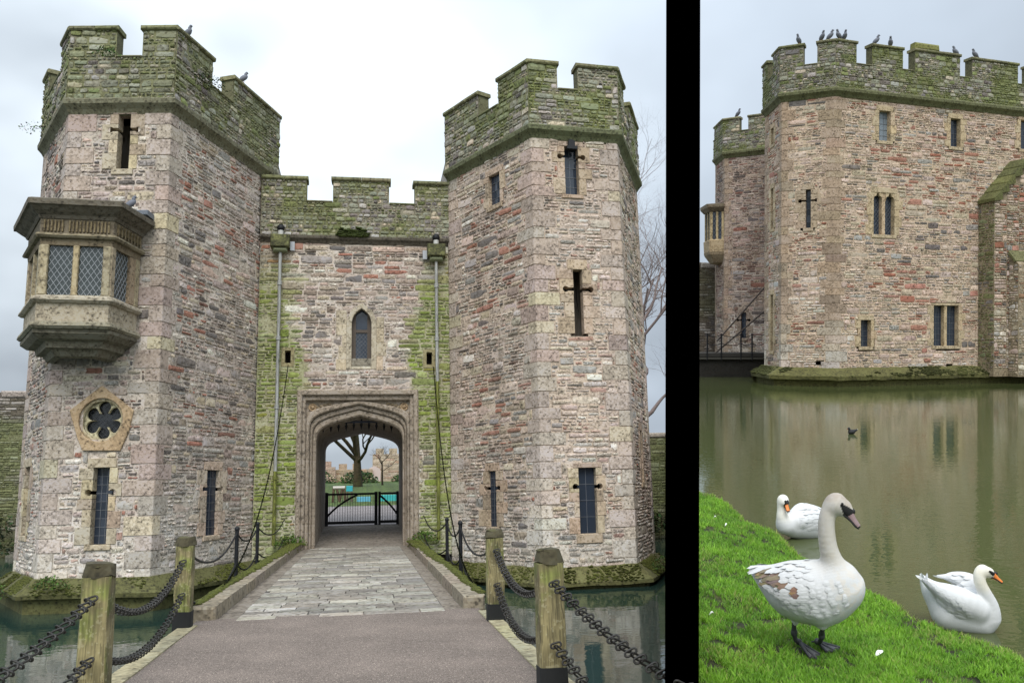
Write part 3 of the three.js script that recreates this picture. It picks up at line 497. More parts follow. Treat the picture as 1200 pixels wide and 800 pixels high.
  parapet(g, pl, PF[1], 12.45, 13.68, [14.5, 14.5], pmer(1, [[null, 136], [165, null]]), 5, { green: .6 });
  parapet(g, pl, PF[2], 12.45, 13.68, [14.5, 14.5], pmer(2, [[null, 249], [275, null]]), 9, { green: .75 });
  emitStones(pl, g, 120, 'parapet_stone');
  stringCourse(g, planLT, 12.4, SR(112, 112, 92)); plinth(g, wall, -.28, -.62, .5, SR(100, 100, 62)); closeTower(g, wall, WL - .5, 13.2);
  // oriel
  {
    const od = new THREE.Group(); od.name = 'oriel_window'; g.add(od); const P0 = [[-8.25, -24.25], [-8.86, -23.95], [-7.9, -22.02], [-6.27, -22.12], [-5.93, -23.45]], PC = [[-8.0, -24.0], [-8.44, -23.85], [-7.72, -22.4], [-6.5, -22.5], [-6.22, -23.45]];
    const band = (n, prof, c, r = .012) => mesh(n, rough(sweep(P0, prof, null, .4), r, 5), stoneMat(c), od);
    band('cornice', [[-.2, 8.5], [.06, 8.52], [.1, 8.6], [.2, 8.68], [.3, 8.78], [.36, 8.8], [.37, 8.93], [.3, 8.97], [-.3, 9.06]], SR(108, 101, 90));
    band('frieze', [[-.2, 8.12], [.03, 8.14], [.03, 8.52], [-.2, 8.53]], SR(124, 114, 98)); band('head_moulding', [[-.2, 8.0], [.1, 8.03], [.14, 8.08], [.1, 8.14], [-.2, 8.16]], SR(140, 130, 110)); band('window_head', [[-.2, 7.86], [.0, 7.86], [.02, 8.01], [-.2, 8.02]], SR(130, 118, 98));
    band('sill_moulding', [[-.2, 6.38], [.06, 6.4], [.13, 6.46], [.12, 6.52], [.0, 6.6], [-.2, 6.62]], SR(172, 166, 150)); band('apron', [[-.2, 5.92], [.0, 5.94], [.0, 6.4], [-.2, 6.41]], SR(176, 166, 148)); band('base_moulding', [[-.2, 5.72], [.06, 5.76], [.12, 5.82], [.1, 5.9], [.0, 5.95], [-.2, 5.96]], SR(148, 142, 126));
    mesh('corbel', rough(sweep(PC, [[-.35, 5.14], [-.2, 5.18], [-.12, 5.32], [.02, 5.35], [.06, 5.5], [.22, 5.54], [.36, 5.66], [.37, 5.74], [.0, 5.76]], null, .4), .012, 5), stoneMat(SR(122, 116, 104)), od);
    const sh = new THREE.ShapeGeometry(shapeOf(P0.map(([x, z]) => [x, -z]))); sh.rotateX(-Math.PI / 2); for (const y of [9.04, 5.7]) { const c = sh.clone(); c.translate(0, y, 0); mesh('oriel_slab', c, stoneMat(SR(110, 108, 100)), od); }
    // frieze flutes and carved end panel
    const of = [1, 2, 3].map(i => new Face(P0[i], P0[i + 1])); const fl = []; for (const i of [1, 2]) { const n = i === 1 ? 20 : 9; for (let k = 1; k < n; k++) { if (i === 1 && k > 6 && k < 8) continue; const u = of[i].W * k / n; fl.push(of[i].bring(box(u - .02, u + .02, 8.19, 8.48, .01, .085, .008))); } } mesh('frieze_carving', merge(fl), stoneMat(SR(128, 114, 88)), od);
    const posts = []; const postAt = (f, u, w, o = .0, c = SR(172, 160, 136)) => mesh('mullion', f.bring(box(u - w / 2, u + w / 2, 6.6, 7.87, -.14, .01 + o, .02)), stoneMat(vary(c, .08)), od);
    for (const f of [0, 1, 2]) { postAt(of[f], .1, .19, .004 * f); postAt(of[f], of[f].W - .1, .19, .002 + .004 * f); }
    postAt(of[1], of[1].W * .5, .14, -.005, SR(182, 166, 136)); postAt(of[0], of[0].W * .5, .13, -.005); postAt(of[2], of[2].W * .78, .3, -.01, SR(150, 134, 110));
    const gl = new Acc(), ld = []; for (const [f, a, b] of [[1, .19, of[1].W * .5 - .07], [1, of[1].W * .5 + .07, of[1].W - .19], [2, .19, of[2].W * .78 - .15], [0, .19, of[0].W * .5 - .06], [0, of[0].W * .5 + .06, of[0].W - .19]]) { const n = Math.max(2, Math.round((b - a) / .145)); glassInto(gl, of[f], a, 6.6, b, 7.87, n, 7, -.09); leadInto(ld, of[f], a, 6.6, b, 7.87, 'diamond', n, 6, -.09, .011); }
    mesh('pane', gl.geo(), new THREE.MeshPhysicalMaterial({ color: new THREE.Color().setRGB(.035, .045, .045), roughness: .1, ior: 1.5 }), od); mesh('lead_bars', merge(ld), plain(.3, .32, .34, .6), od);
    mesh('lead_flashing', F[1].bring(box(1.55, 2.45, 9.0, 9.14, .02, .5, .02)), plain(.14, .16, .19, .6), od);
  }
  place(g, V(-6.5, WL, -27));
}
// right tower
{
  rnd = mulberry(47);
  const g = thing('gatehouse_tower', 'tall polygonal stone gate tower with cross-shaped arrow slit and barred windows', 'tower');
  const wall = offsetPlan(planRT, -.14), F = [0, 1, 2].map(i => new Face(wall[i], wall[i + 1])), PF = [0, 1, 2].map(i => new Face(planRT[i], planRT[i + 1]));
  const yB = -.7, yT = 12.12, list = [], cov = [[], [], []], holes = [[], [], []];
  const pk = SR(196, 178, 168), colr = [towerColour(61, .8, pk), towerColour(73, .85, pk), towerColour(85, .9, pk)];
  const qc = s => y => { const n = fbm(s * 3, y * .6, 1, 3); let c = wpick([[SR(188, 172, 164), 3], [SR(188, 177, 167), 2.5], [SR(198, 187, 164), y < 8 ? .7 : .15], [SR(172, 157, 149), 1.3]]); c = mix3(c, C.lime, sstep(4.4, -.2, y + (n - .5) * 3) * .75); return vary(c, .07); };
  const endL = new Face([wall[0][0], wall[0][1] - 2], wall[0]); endL.dummy = true; const endR = new Face(wall[3], [wall[3][0], wall[3][1] - 2]);
  { const [a, b] = quoins(g, endL, F[0], yB, yT, qc(1)); cov[0].push(...b); }
  { const [a, b] = quoins(g, F[0], F[1], yB, yT, qc(2)); cov[0].push(...a); cov[1].push(...b); }
  { const [a, b] = quoins(g, F[1], F[2], yB, yT, qc(3)); cov[1].push(...a); cov[2].push(...b); }
  { const [a, b] = quoins(g, F[2], endR, yB, yT, qc(4)); cov[2].push(...a); }
  const put = (i, rc, o) => { const w = windowAt(g, F[i], rc, o); cov[i].push(...w.cov); holes[i].push(w.hole); if (w.hole2) holes[i].push(w.hole2); };
  const jc = y => vary(wpick([[C.ochre, 1.5], [SR(196, 182, 162), 2], [SR(182, 162, 146), 1.4]]), .06), jp = y => vary(SR(184, 166, 148), .06);
  put(0, F[0].rect(573, 204, 586, 240), { nx: 2, ny: 4, jw: .22, col: jp, sill: .16, lintel: .2, depth: .18 });
  { const rc = F[0].rect(573, 552, 582, 617); put(0, rc, { key: { y: F[0].hit(577, 572)[1], len: .14, r: .085 }, nx: 2, ny: 8, jw: .36, col: jp, sill: .3, depth: .14 }); }
  { const rc = F[1].rect(662, 172, 678, 228); put(1, rc, { key: { y: F[1].hit(670, 184)[1], len: .15, r: .085 }, nx: 2, ny: 5, jw: .3, col: jp, sill: .12, lintel: .16, depth: .3 }); const f = F[1], u = (rc[0] + rc[2]) / 2; const l = mesh('lantern', f.bring(merge([box(u - .16, u + .16, rc[3] - .12, rc[3] - .02, -.02, .16), box(u - .1, u + .1, rc[3] - .02, rc[3] + .16, -.02, .12), box(u - .06, u + .06, rc[3] + .16, rc[3] + .2, -.02, .09)])), matIron, g); }
  { const rc = F[1].rect(672.5, 316, 683.5, 391); put(1, rc, { key: { y: F[1].hit(678, 339)[1], len: .24, r: .09, t: .055 }, nx: 1, ny: 6, jw: .34, col: jp, sill: 0, lintel: .3, depth: .26, open: 1 }); }
  { const rc = F[1].rect(679, 548, 699.5, 625); put(1, rc, { key: { y: F[1].hit(689, 570)[1], len: .1, r: .09 }, nx: 2, ny: 4, jw: .22, col: jc, sill: .26, lintel: .14, depth: .24 }); }
  put(2, [F[2].W * .45, 1.8, F[2].W * .45 + .35, 3.4], { nx: 2, ny: 6, jw: .25, col: jp });
  for (let i = 0; i < 3; i++) { mortar(g, F[i], 0, F[i].W, yB, yT + .1, holes[i], mortarColour(40 + i * 7, SR(202, 186, 172))); fillWall(list, F[i], 0, F[i].W, yB, yT, [...cov[i], ...holes[i]], colr[i]); }
  emitStones(list, g, 300);
  const pl = []; const H = (i, x, y) => PF[i].hit(x, y)[0];
  parapet(g, pl, PF[0], 12.45, 13.66, [14.45, 14.45], [[0, H(0, 560, 120)], [H(0, 583, 105), PF[0].W]], 22, { green: .95 });
  parapet(g, pl, PF[1], 12.45, 13.66, [14.45, 14.45], [[0, H(1, 653, 85)], [H(1, 677, 90), PF[1].W]], 25, { green: .95 });
  parapet(g, pl, PF[2], 12.45, 13.66, [14.45, 14.45], [[0, PF[2].W * .28], [PF[2].W * .55, PF[2].W]], 29, { green: 1 });
  emitStones(pl, g, 120, 'parapet_stone');
  stringCourse(g, planRT, 12.4, SR(108, 112, 84)); plinth(g, wall, -.5, -.88, .5, SR(112, 112, 72)); closeTower(g, wall, WL - .5, 13.2);
  place(g, V(6.2, WL, -27));
}

// ---------------------------------------------------------------- gate wall between the towers
function archPts(x0, x1, spring, apex, base, n = 10) { // four-centred arch outline, from base left over the top to base right
  const cx = (x0 + x1) / 2, hw = (x1 - x0) / 2, rise = apex - spring, pts = [[x0, base], [x0, spring]];
  const bz = (p0, p1, p2, p3, t) => { const s = 1 - t; return s * s * s * p0 + 3 * s * s * t * p1 + 3 * s * t * t * p2 + t * t * t * p3; };
  for (let i = 1; i <= n; i++) { const t = i / n; pts.push([bz(x0, x0, x0 + hw * .3, cx, t), bz(spring, spring + rise * .62, apex - rise * .32, apex, t)]); }
  for (let i = n - 1; i >= 0; i--) { const t = i / n; pts.push([2 * cx - bz(x0, x0, x0 + hw * .3, cx, t), bz(spring, spring + rise * .62, apex - rise * .32, apex, t)]); }
  pts.push([x1, base]); return pts;
}
function ringSlab(outer, inner, z0, z1, bev = .02) { const s = shapeOf([...outer, ...inner.slice().reverse()]); return slab(s, z1 - z0, z0, bev); } // open-bottomed frame
{
  rnd = mulberry(63);
  const g = thing('gate_wall', 'battlemented stone wall with pointed window and arched gateway between two towers', 'gatehouse wall');
  const F = new Face([-3.4, ZG], [3.1, ZG]), U = x => x + 3.4, yB = -.3, yT = 9.95, list = [], cov = [], holes = [];
  const outer = [[-2.12, yB], [-2.12, 4.95], [1.7, 4.95], [1.7, yB]];
  // pointed window
  {
    const w = new THREE.Group(); w.name = 'pointed_window'; g.add(w); const a = F.rect(412, 362, 435, 419), u0 = a[0], u1 = a[2], y0 = F.hit(423, 432)[1], ys = a[1], sp = F.hit(423, 378)[1], yt = a[3] + .02, m = (u0 + u1) / 2;
    const s = new THREE.Shape(); s.moveTo(u0 - .17, y0 - .02); s.lineTo(u1 + .17, y0 - .02); s.lineTo(u1 + .17, sp + .05); s.lineTo(u1 + .02, sp + .42); s.lineTo(m, yt + .18); s.lineTo(u0 - .02, sp + .42); s.lineTo(u0 - .17, sp + .05); s.closePath();
    const h = new THREE.Path(); h.moveTo(u0, y0 + .02); h.lineTo(u1, y0 + .02); h.lineTo(u1, sp); h.quadraticCurveTo(u1 - .02, sp + .3, m, yt); h.quadraticCurveTo(u0 + .02, sp + .3, u0, sp); h.closePath(); s.holes.push(h);
    mesh('surround', F.bring(slab(s, .3, -.28, .012)), stoneMat(SR(184, 174, 160)), w);
    mesh('sill_panel', F.bring(box(u0 - .02, u1 + .02, y0 + .0, ys - .24, -.27, -.06)), stoneMat(SR(204, 200, 186)), w); mesh('sill', F.bring(box(u0 - .02, u1 + .02, ys - .25, ys - .02, -.27, -.03, .01)), stoneMat(SR(140, 134, 124)), w);
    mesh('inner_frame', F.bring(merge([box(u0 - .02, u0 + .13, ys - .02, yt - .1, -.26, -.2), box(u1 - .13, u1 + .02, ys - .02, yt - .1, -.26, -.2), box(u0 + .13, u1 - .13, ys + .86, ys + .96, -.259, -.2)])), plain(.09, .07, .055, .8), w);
    const gl = new Acc(); glassInto(gl, F, u0, ys - .02, u1, yt, 4, 8, -.25); mesh('pane', gl.geo(), matGlass, w); const ld = []; leadInto(ld, F, u0 + .13, ys, u1 - .13, ys + .86, 'diamond', 3, 6, -.245, .008); mesh('lead_bars', merge(ld), matLead, w);
    cov.push([u0 - .17, y0 - .02, u1 + .17, sp + .05], [u0 - .05, sp, u1 + .05, sp + .4], [m - .12, sp + .4, m + .12, yt + .2]); holes.push([u0 - .02, y0 + .07, u1 + .02, sp + .06], [u0 + .06, sp, u1 - .06, sp + .36], [m - .08, sp, m + .08, yt + .04]);
    // pale jamb blocks beside it
    for (const sd of [-1, 1]) { let y = y0 - .05; while (y < sp) { const h2 = R(.32, .5), e = sd < 0 ? u0 - .17 : u1 + .17, wd = R(.1, .36); mesh('jamb_block', F.bring(box(sd < 0 ? e - wd : e, sd < 0 ? e : e + wd, y + .005, y + h2 - .005, -.05, .012, .008)), stoneMat(vary(SR(194, 182, 162), .07)), w); cov.push(sd < 0 ? [e - wd, y, e, y + h2] : [e, y, e + wd, y + h2]); y += h2; } }
  }
  // slots for the drawbridge chains
  for (const [x, y, s] of [[337, 418, -1], [503, 420, 1]]) { const c = F.hit(x, y), w = .09, h = .2; const sh = shapeOf([[c[0] - .2, c[1] - .32], [c[0] + .2, c[1] - .32], [c[0] + .2, c[1] + .3], [c[0] - .2, c[1] + .3]]); const hp = new THREE.Path(); hp.moveTo(c[0] - w, c[1] - h); hp.lineTo(c[0] + w, c[1] - h); hp.lineTo(c[0] + w, c[1] + h); hp.lineTo(c[0] - w, c[1] + h); hp.closePath(); sh.holes.push(hp); const sl = mesh('chain_slot', F.bring(slab(sh, .34, -.32, .01)), stoneMat(SR(150, 142, 110)), g); cov.push([c[0] - .2, c[1] - .32, c[0] + .2, c[1] + .3]); holes.push([c[0] - w, c[1] - h, c[0] + w, c[1] + h]); }
  cov.push([U(-2.12), yB, U(1.7), 4.97]); holes.push([U(-1.95), yB - .2, U(1.55), 4.75]);
  // green algae grows down both corners where the drainpipes run
  const alg = (u, y) => { const e = Math.min(u - .55, 5.9 - u), n = fbm(u * 1.4, y * .7, 6, 3) - .5; const wdt = .5 + .5 * sstep(9, 4, y) + n * 1.5 + (vnoise(u * 5, y * 5, 3) - .5) * .5; return sstep(wdt + .12, wdt - .22, e) * sstep(10.4, 8.2, y + n * 2.5) * (.75 + n * .5); };
  const base = towerColour(91, .55, SR(170, 156, 146));
  const gc = (u, y) => mix3(base(u, y), vary(C.algae, .25), cl01(alg(u, y)));
  holes.lowest = 5.05; mortar(g, F, 0, F.W, yB, yT + .1, holes, (u, y) => mix3(mortarColour(70)(u, y), C.algae, cl01(alg(u, y)) * .6)); fillWall(list, F, 0, F.W, yB, yT, cov, gc, { asp1: 5, ch1: .34 });
  for (const s of list) if (s.r[0] < .5 || s.r[2] > 6.0) s.hide = 1;
  emitStones(list, g, 300);
  const PF = new Face([-3.4, ZG + .1], [3.1, ZG + .1]), pl = [], H = x => PF.hit(x, 225)[0];
  parapet(g, pl, PF, 10.05, 11.22, [11.98, 12.0, 11.95], [[0, H(359)], [H(390), H(456)], [H(486), PF.W]], 41, { green: .75, stones: { ch0: .11, ch1: .17, sw: .4, asp1: 2.2 } });
  emitStones(pl, g, 150, 'parapet_stone');
  stringCourse(g, [[-3.4, ZG + .1], [3.1, ZG + .1]], 10.02, SR(84, 80, 70), 'string_course', .6);
  const acc = new Acc(); const bk = new Face([3.1, ZG - 7.6], [-3.4, ZG - 7.6]); acc.quad(bk.P(0, 4.6), bk.P(bk.W, 4.6), bk.P(bk.W, 11), bk.P(0, 11), [0, 0], [3, 0], [3, 3], [0, 3]); mesh('rear_wall', acc.geo(), stoneMat(C.grey), g);
  const rf = new THREE.PlaneGeometry(6.5, 7.6); rf.rotateX(-Math.PI / 2); rf.translate(-.15, 11, ZG - 3.8); mesh('roof', rf, stoneMat(C.dark), g);
  // moulded arch in a square frame
  const gw = new THREE.Group(); gw.name = 'gate_arch'; g.add(gw); const st = SR(162, 152, 138), z = ZG;
  const frame = (x0, x1, yt) => [[x0, yB], [x0, yt], [x1, yt], [x1, yB]];
  mesh('hood_frame', ringSlab(outer, frame(-1.97, 1.55, 4.78), z - .3, z + .1, .03), stoneMat(st), gw);
  mesh('hood_frame', ringSlab(frame(-1.99, 1.57, 4.8), frame(-1.86, 1.44, 4.62), z - .4, z - .02, .03), stoneMat(st), gw);
  const a1 = archPts(-1.86, 1.44, 4.0, 4.66, yB), a2 = archPts(-1.74, 1.35, 3.72, 4.5, yB), a3 = archPts(-1.66, 1.3, 3.52, 4.36, yB), a4 = archPts(-1.54, 1.22, 3.34, 4.14, yB);
  const A = [[-1.87, yB], [-1.87, 4.63], [1.45, 4.63], [1.45, yB]];
  mesh('spandrel', ringSlab(A, a2, z - .5, z - .2, .01), stoneMat(st), gw);
  mesh('arch_moulding', ringSlab(a1.map(([x, y], i) => [x, y - .02]), a2, z - .42, z - .08, .04), stoneMat(st), gw);
  mesh('arch_moulding', ringSlab(a2.map(([x, y]) => [x, y + .005]), a3, z - .6, z - .22, .03), stoneMat(st), gw);
  mesh('arch_moulding', ringSlab(a3.map(([x, y]) => [x, y + .006]), a4, z - .8, z - .3, .05), stoneMat(st), gw);
  for (const [x, s] of [[-1.66, 1], [1.26, -1]]) { const rs = new THREE.TorusGeometry(.1, .035, 6, 16); rs.translate(x, 4.42, z - .19); mesh('carved_rosette', merge([scaleUV(rs), scaleUV(new THREE.IcosahedronGeometry(.07, 1).translate(x, 4.42, z - .18))]), stoneMat(SR(176, 152, 124)), gw);
    const lf = []; for (let k = 0; k < 4; k++) { const q = new THREE.IcosahedronGeometry(.05, 1); q.scale(1.6, .7, .6); q.rotateZ(s * (-.5 + k * .12)); q.translate(x + s * (.16 + k * .12), 4.44 + k * .035 - .02, z - .19); lf.push(scaleUV(q)); } mesh('carved_leaf', merge(lf), stoneMat(SR(150, 136, 112)), gw); }
  // gate passage, sloping up to the court
  const ps = slab(shapeOf([[-3, yB - .4], [-3, 5.2], [2.9, 5.2], [2.9, yB - .4], ...archPts(-1.56, 1.38, 3.35, 4.1, yB - .4).reverse()]), 7.2, ZG - 7.9); mesh('passage_vault', ps, stoneMat(SR(158, 150, 140)), g);
  place(g, V(-.15, 0, ZG));
}
{
  const f = new Acc(); const q = (z) => z > ZG - .3 ? -.006 : .43 * sstep(ZG - .3, ZG - 8.2, z);
  const n = 10; for (let i = 0; i < n; i++) { const z0 = ZG + .02 - 8.4 * i / n, z1 = ZG + .02 - 8.4 * (i + 1) / n; f.quad(V(-1.7, q(z0), z0), V(1.5, q(z0), z0), V(1.5, q(z1), z1), V(-1.7, q(z1), z1), [0, -z0 * .5], [1.6, -z0 * .5], [1.6, -z1 * .5], [0, -z1 * .5]); }
  setting('passage_floor', f.geo(), stoneMat(SR(140, 134, 126)));
}
// portcullis hanging in the arch
{
  const g = thing('portcullis', 'raised dark iron portcullis with pointed bars hanging inside the gate arch', 'portcullis'); const z = ZG - .95, b = [];
  for (let i = 0; i < 11; i++) { const x = -1.35 + i * .247; const lo = 3.92 + Math.abs(i - 5) * -.02; mesh('bar', merge([box(x - .03, x + .03, lo, 4.7, z - .02, z + .02), scaleUV(new THREE.ConeGeometry(.05, .2, 4).rotateX(Math.PI).translate(x, lo - .09, z))]), matIron, g); }
  for (const y of [4.0, 4.26]) mesh('cross_bar', box(-1.5, 1.3, y - .035, y + .035, z + .02, z + .045), plain(.03, .034, .05, .5, { metalness: .5 }), g);
  place(g, V(-.1, 3.5, z));
}
// black iron double gate at the far end of the passage
{
  const g = thing('iron_gate', 'low black double gate with curved braces and thin bars at passage end', 'gate'), z = ZG - 8, X = (px) => atZ(frameL, px, 600, z).x, Y = (py) => atZ(frameL, 420, py, z).y, m = matIron, y0 = Y(612), y1 = Y(578);
  for (const [a, w] of [[382, .16], [440.5, .13], [444.5, .1], [466.5, .16]]) { const x = X(a); mesh('gate_post', box(x - w / 2, x + w / 2, y0 - .12, y1 + .06, z - .05, z + .05, .01), m, g); }
  for (const [a, b, k] of [[383, 440, 0], [445, 466, 1]]) {
    const lf = new THREE.Group(); lf.name = 'gate_leaf'; g.add(lf); const xa = X(a), xb = X(b); mesh('top_rail', box(xa, xb, y1 - .06, y1 + .02, z - .03, z + .03), m, lf); mesh('bottom_rail', box(xa, xb, y0 - .05, y0 + .06, z - .03, z + .03), m, lf);
    const n = Math.round((xb - xa) / .1), bars = []; for (let i = 1; i < n; i++) { const x = xa + (xb - xa) * i / n; bars.push(box(x - .008, x + .008, y0 + .06, y1 - .06, z - .008, z + .008)); } mesh('bars', merge(bars), m, lf);
    const pts = k ? [[xa, y1 - .1], [xa + (xb - xa) * .6, y1 - .45], [xb, y0 + .25]] : [[xa, y0 + .25], [xa + (xb - xa) * .25, y1 - .35], [xa + (xb - xa) * .62, y1 - .06]]; const c = new THREE.QuadraticBezierCurve3(V(...pts[0], z), V(...pts[1], z), V(...pts[2], z)); mesh('brace', new THREE.TubeGeometry(c, 12, .045, 6), m, lf);
  }
  mesh('side_board', box(X(372), X(380.5), y0 - .1, y1 + .05, z + .06, z + .12), plain(.012, .02, .06, .5), g);
  place(g, V(X(420), y0 - .12, z));
}
// drainpipes with hopper heads
for (const [xt, yt, xb, yb, lab, green] of [[328.5, 283, 318, 646, 'lead drainpipe with mossy hopper head beside the oriel tower', 0], [511, 294, 514.5, 640, 'algae-green drainpipe with mossy hopper head beside the cross-slit tower', 1]]) {
  const g = thing('drainpipe', lab, 'drainpipe'), z = ZG + .2, a = atZ(frameL, xt, yt, z), b = atZ(frameL, xb, yb, z); b.x = a.x;
  const pm = plain(.42, .44, .45, .55, { metalness: .3, map: texStone }), gm = plain(.36, .42, .12, .8, { map: texMoss }); const cut = green ? 5.2 : 2.4;
  const y0 = Math.max(b.y, .15); mesh('upper_pipe', bar(V(a.x, cut, z), V(a.x, a.y - .1, z), .055, 10), pm, g); mesh('lower_pipe', bar(V(a.x, y0, z), V(a.x, cut, z), .057, 10), gm, g);
  for (const y of [2.2, 4.4, 6.6, 8.4]) mesh('collar', bar(V(a.x, y - .06, z), V(a.x, y + .06, z), .08, 10), y < cut ? gm : pm, g);
  const hp = mesh('hopper_head', box(a.x - .3, a.x + .3, a.y - .22, a.y + .2, z - .2, z + .22, .03), plain(.24, .26, .14, .8, { map: texMoss }), g); mesh('hopper_base', box(a.x - .22, a.x + .22, a.y - .36, a.y - .22, z - .15, z + .16, .05), plain(.16, .18, .1, .8), hp); mesh('lead_fixing', box(a.x + (green ? -.44 : .3), a.x + (green ? -.3 : .44), a.y - .26, a.y + .04, z - .15, z - .1), plain(.4, .42, .45, .5), hp);
  mesh('outlet', bar(V(a.x, a.y + .2, z), V(a.x, a.y + .42, z), .09, 10), plain(.5, .5, .48, .6), hp); mesh('outlet_cap', new THREE.SphereGeometry(.13, 10, 6).translate(a.x, a.y + .46, z), matIron, hp);
  place(g, V(a.x, y0, z));
}
// moss patches: gate wall string course, plinths
rnd = mulberry(77);
{
  const pts = []; for (let i = 0; i < 160; i++) pts.push(V(R(-.85, .0) + R(-.1, .1), 10.06 + rnd() * rnd() * .3, ZG + .12)); mossTufts('wall_moss', 'bright green moss cushion on the ledge above the pointed window', pts, frameL, .07, plain(.11, .17, .02, 1, { map: texMoss }));
  for (const [plan, lb, yT, yE] of [[planLT, 'green moss on the water plinth of the oriel tower', -.28, -.62], [planRT, 'green moss on the water plinth of the cross-slit tower', -.5, -.88]]) {
    const p = []; for (let i = 0; i < 3; i++) { const w = offsetPlan(planLT === plan ? planLT : planRT, -.14), f = new Face(w[i], w[i + 1]); const n = Math.round(f.W * 170); for (let k = 0; k < n; k++) { const u = R(0, f.W), t = rnd(); if (fbm(u * 1.3, i * 5 + f.A[0], t, 2) < .42) continue; p.push(f.P(u, yT + (yE - yT) * t + .0, .06 + .44 * t + R(-.02, .02))); } }
    mossTufts('plinth_moss', lb, p, frameL, .035);
  }
}
// leafy weeds: at the foot of the oriel tower and on the parapet edge
function leafTuft(name, label, c, n, rad, frame, colr, leaf = .06) {
  const acc = new Acc(); for (let i = 0; i < n; i++) { const a = R(0, 6.28), e = R(-.2, 1.4), r = rad * Math.cbrt(rnd()), p = V(c.x + Math.cos(a) * Math.cos(e) * r * 1.3, c.y + Math.abs(Math.sin(e)) * r * .8, c.z + Math.sin(a) * Math.cos(e) * r), d = V(R(-1, 1), R(-.3, 1), R(-1, 1)).normalize(), s = V(R(-1, 1), R(-1, 1), R(-1, 1)).cross(d).normalize(), L = leaf * R(.6, 1.5), w = L * .3; const col = colr.map(v => v * R(.6, 1.4)); const t = p.clone().addScaledVector(d, L), m1 = p.clone().addScaledVector(d, L * .5).addScaledVector(s, w), m2 = p.clone().addScaledVector(d, L * .5).addScaledVector(s, -w); acc.quad(p, m1, t, m2, [0, 0], [1, 0], [1, 1], [0, 1], col); }
  const m = mesh(numbered(name), acc.geo(), new THREE.MeshStandardMaterial({ vertexColors: true, roughness: .9, side: THREE.DoubleSide })); m.userData = { label, category: 'plant' }; if (frame.right) { m.position.copy(EYE); m.quaternion.copy(qS); } scene.add(m); return m;
}
leafTuft('weed_clump', 'bushy green weeds at the water edge beside the oriel tower', V(-9.9, -.75, -24.6), 1600, .75, frameL, [.09, .13, .03]);
leafTuft('weed_clump', 'small weeds growing on the plinth under the rose window', V(-7.5, -.45, -23.1), 420, .34, frameL, [.09, .13, .03]);
leafTuft('weed_clump', 'pale sprig growing out of the oriel tower parapet', V(-9.85, 12.75, -26.7), 140, .42, frameL, [.16, .2, .13]);
leafTuft('weed_clump', 'dark ivy patch hanging on the oriel tower battlement', V(-4.65, 13.35, -24.4), 500, .5, frameL, [.03, .045, .012]);
leafTuft('weed_clump', 'green weeds in the crenel of the oriel tower', V(-7.0, 13.6, -23.2), 160, .25, frameL, [.07, .12, .03]);
leafTuft('weed_clump', 'weeds at the foot of the gate jamb beside the oriel tower', V(-2.25, .12, ZG + .25), 600, .4, frameL, [.08, .13, .02]);
leafTuft('weed_clump', 'weeds at the foot of the gate jamb beside the cross-slit tower', V(1.85, .12, ZG + .25), 600, .4, frameL, [.08, .13, .02]);
leafTuft('weed_clump', 'weeds on the outer plinth corner of the cross-slit tower', V(8.9, -.75, -24.9), 700, .5, frameL, [.08, .12, .03]);

// ---------------------------------------------------------------- posts and chains on the bridge
const matWood = new THREE.MeshStandardMaterial({ color: new THREE.Color().setRGB(.82, .775, .66), map: texWood, bumpMap: bumpWood, bumpScale: .01, roughness: .9 });
function post(x, z, lab, r = .106, h = 1.1) {
  const g = thing('bridge_post', lab, 'post', frameL, 'weathered posts along the bridge edges');
  const sh = new THREE.Shape(); const q = r * .62; sh.moveTo(-q, -r); sh.lineTo(q, -r); sh.quadraticCurveTo(r, -r, r, -q); sh.lineTo(r, q); sh.quadraticCurveTo(r, r, q, r); sh.lineTo(-q, r); sh.quadraticCurveTo(-r, r, -r, q); sh.lineTo(-r, -q); sh.quadraticCurveTo(-r, -r, -q, -r);
  const pr = (y0, y1, k, st) => { let gg = new THREE.ExtrudeGeometry(sh, { depth: y1 - y0, bevelEnabled: false, steps: st, curveSegments: 4 }); gg.scale(k, k, 1); gg.rotateX(-Math.PI / 2); gg.translate(x, y0, z); return rough(scaleUV(gg, .9), .014, 7, x); };
  mesh('shaft', pr(.2, h - .1, 1, 8), matWood, g); mesh('base_band', pr(-.12, .21, 1.06, 2), plain(.012, .013, .013, .9), g);
  const cap = new THREE.CylinderGeometry(r * .92, r * 1.16, .1, 14, 2); cap.translate(x, h - .05, z); mesh('cap', rough(scaleUV(cap), .035, 9, x), stoneMat(SR(86, 80, 62)), g); const cp2 = new THREE.SphereGeometry(r * .9, 12, 5, 0, 6.3, 0, 1.4); cp2.scale(1, .35, 1); cp2.translate(x, h - .02, z); mesh('cap_moss', rough(scaleUV(cp2), .04, 10, x), stoneMat(SR(78, 76, 50)), g);
  place(g, V(x, 0, z)); return g;
}
rnd = mulberry(81);
const PL1 = [-1.99, -7.2], PL2 = [-2.22, -11.65], PR1 = [1.46, -6.95], PR2 = [1.62, -11.0];
post(...PL1, 'weathered yellowish post whose cap is flattest, on the oriel side near the tarmac end'); post(...PL2, 'weathered post at the kerb end on the oriel tower side'); post(...PR1, 'weathered post with rounded cap at the tarmac edge on the cross-slit side'); post(...PR2, 'weathered post at the kerb end on the cross-slit tower side');
post(-2.0, -1.4, 'weathered post beside where the viewer stands, oriel side'); post(1.95, -1.4, 'weathered post beside where the viewer stands, cross-slit side');
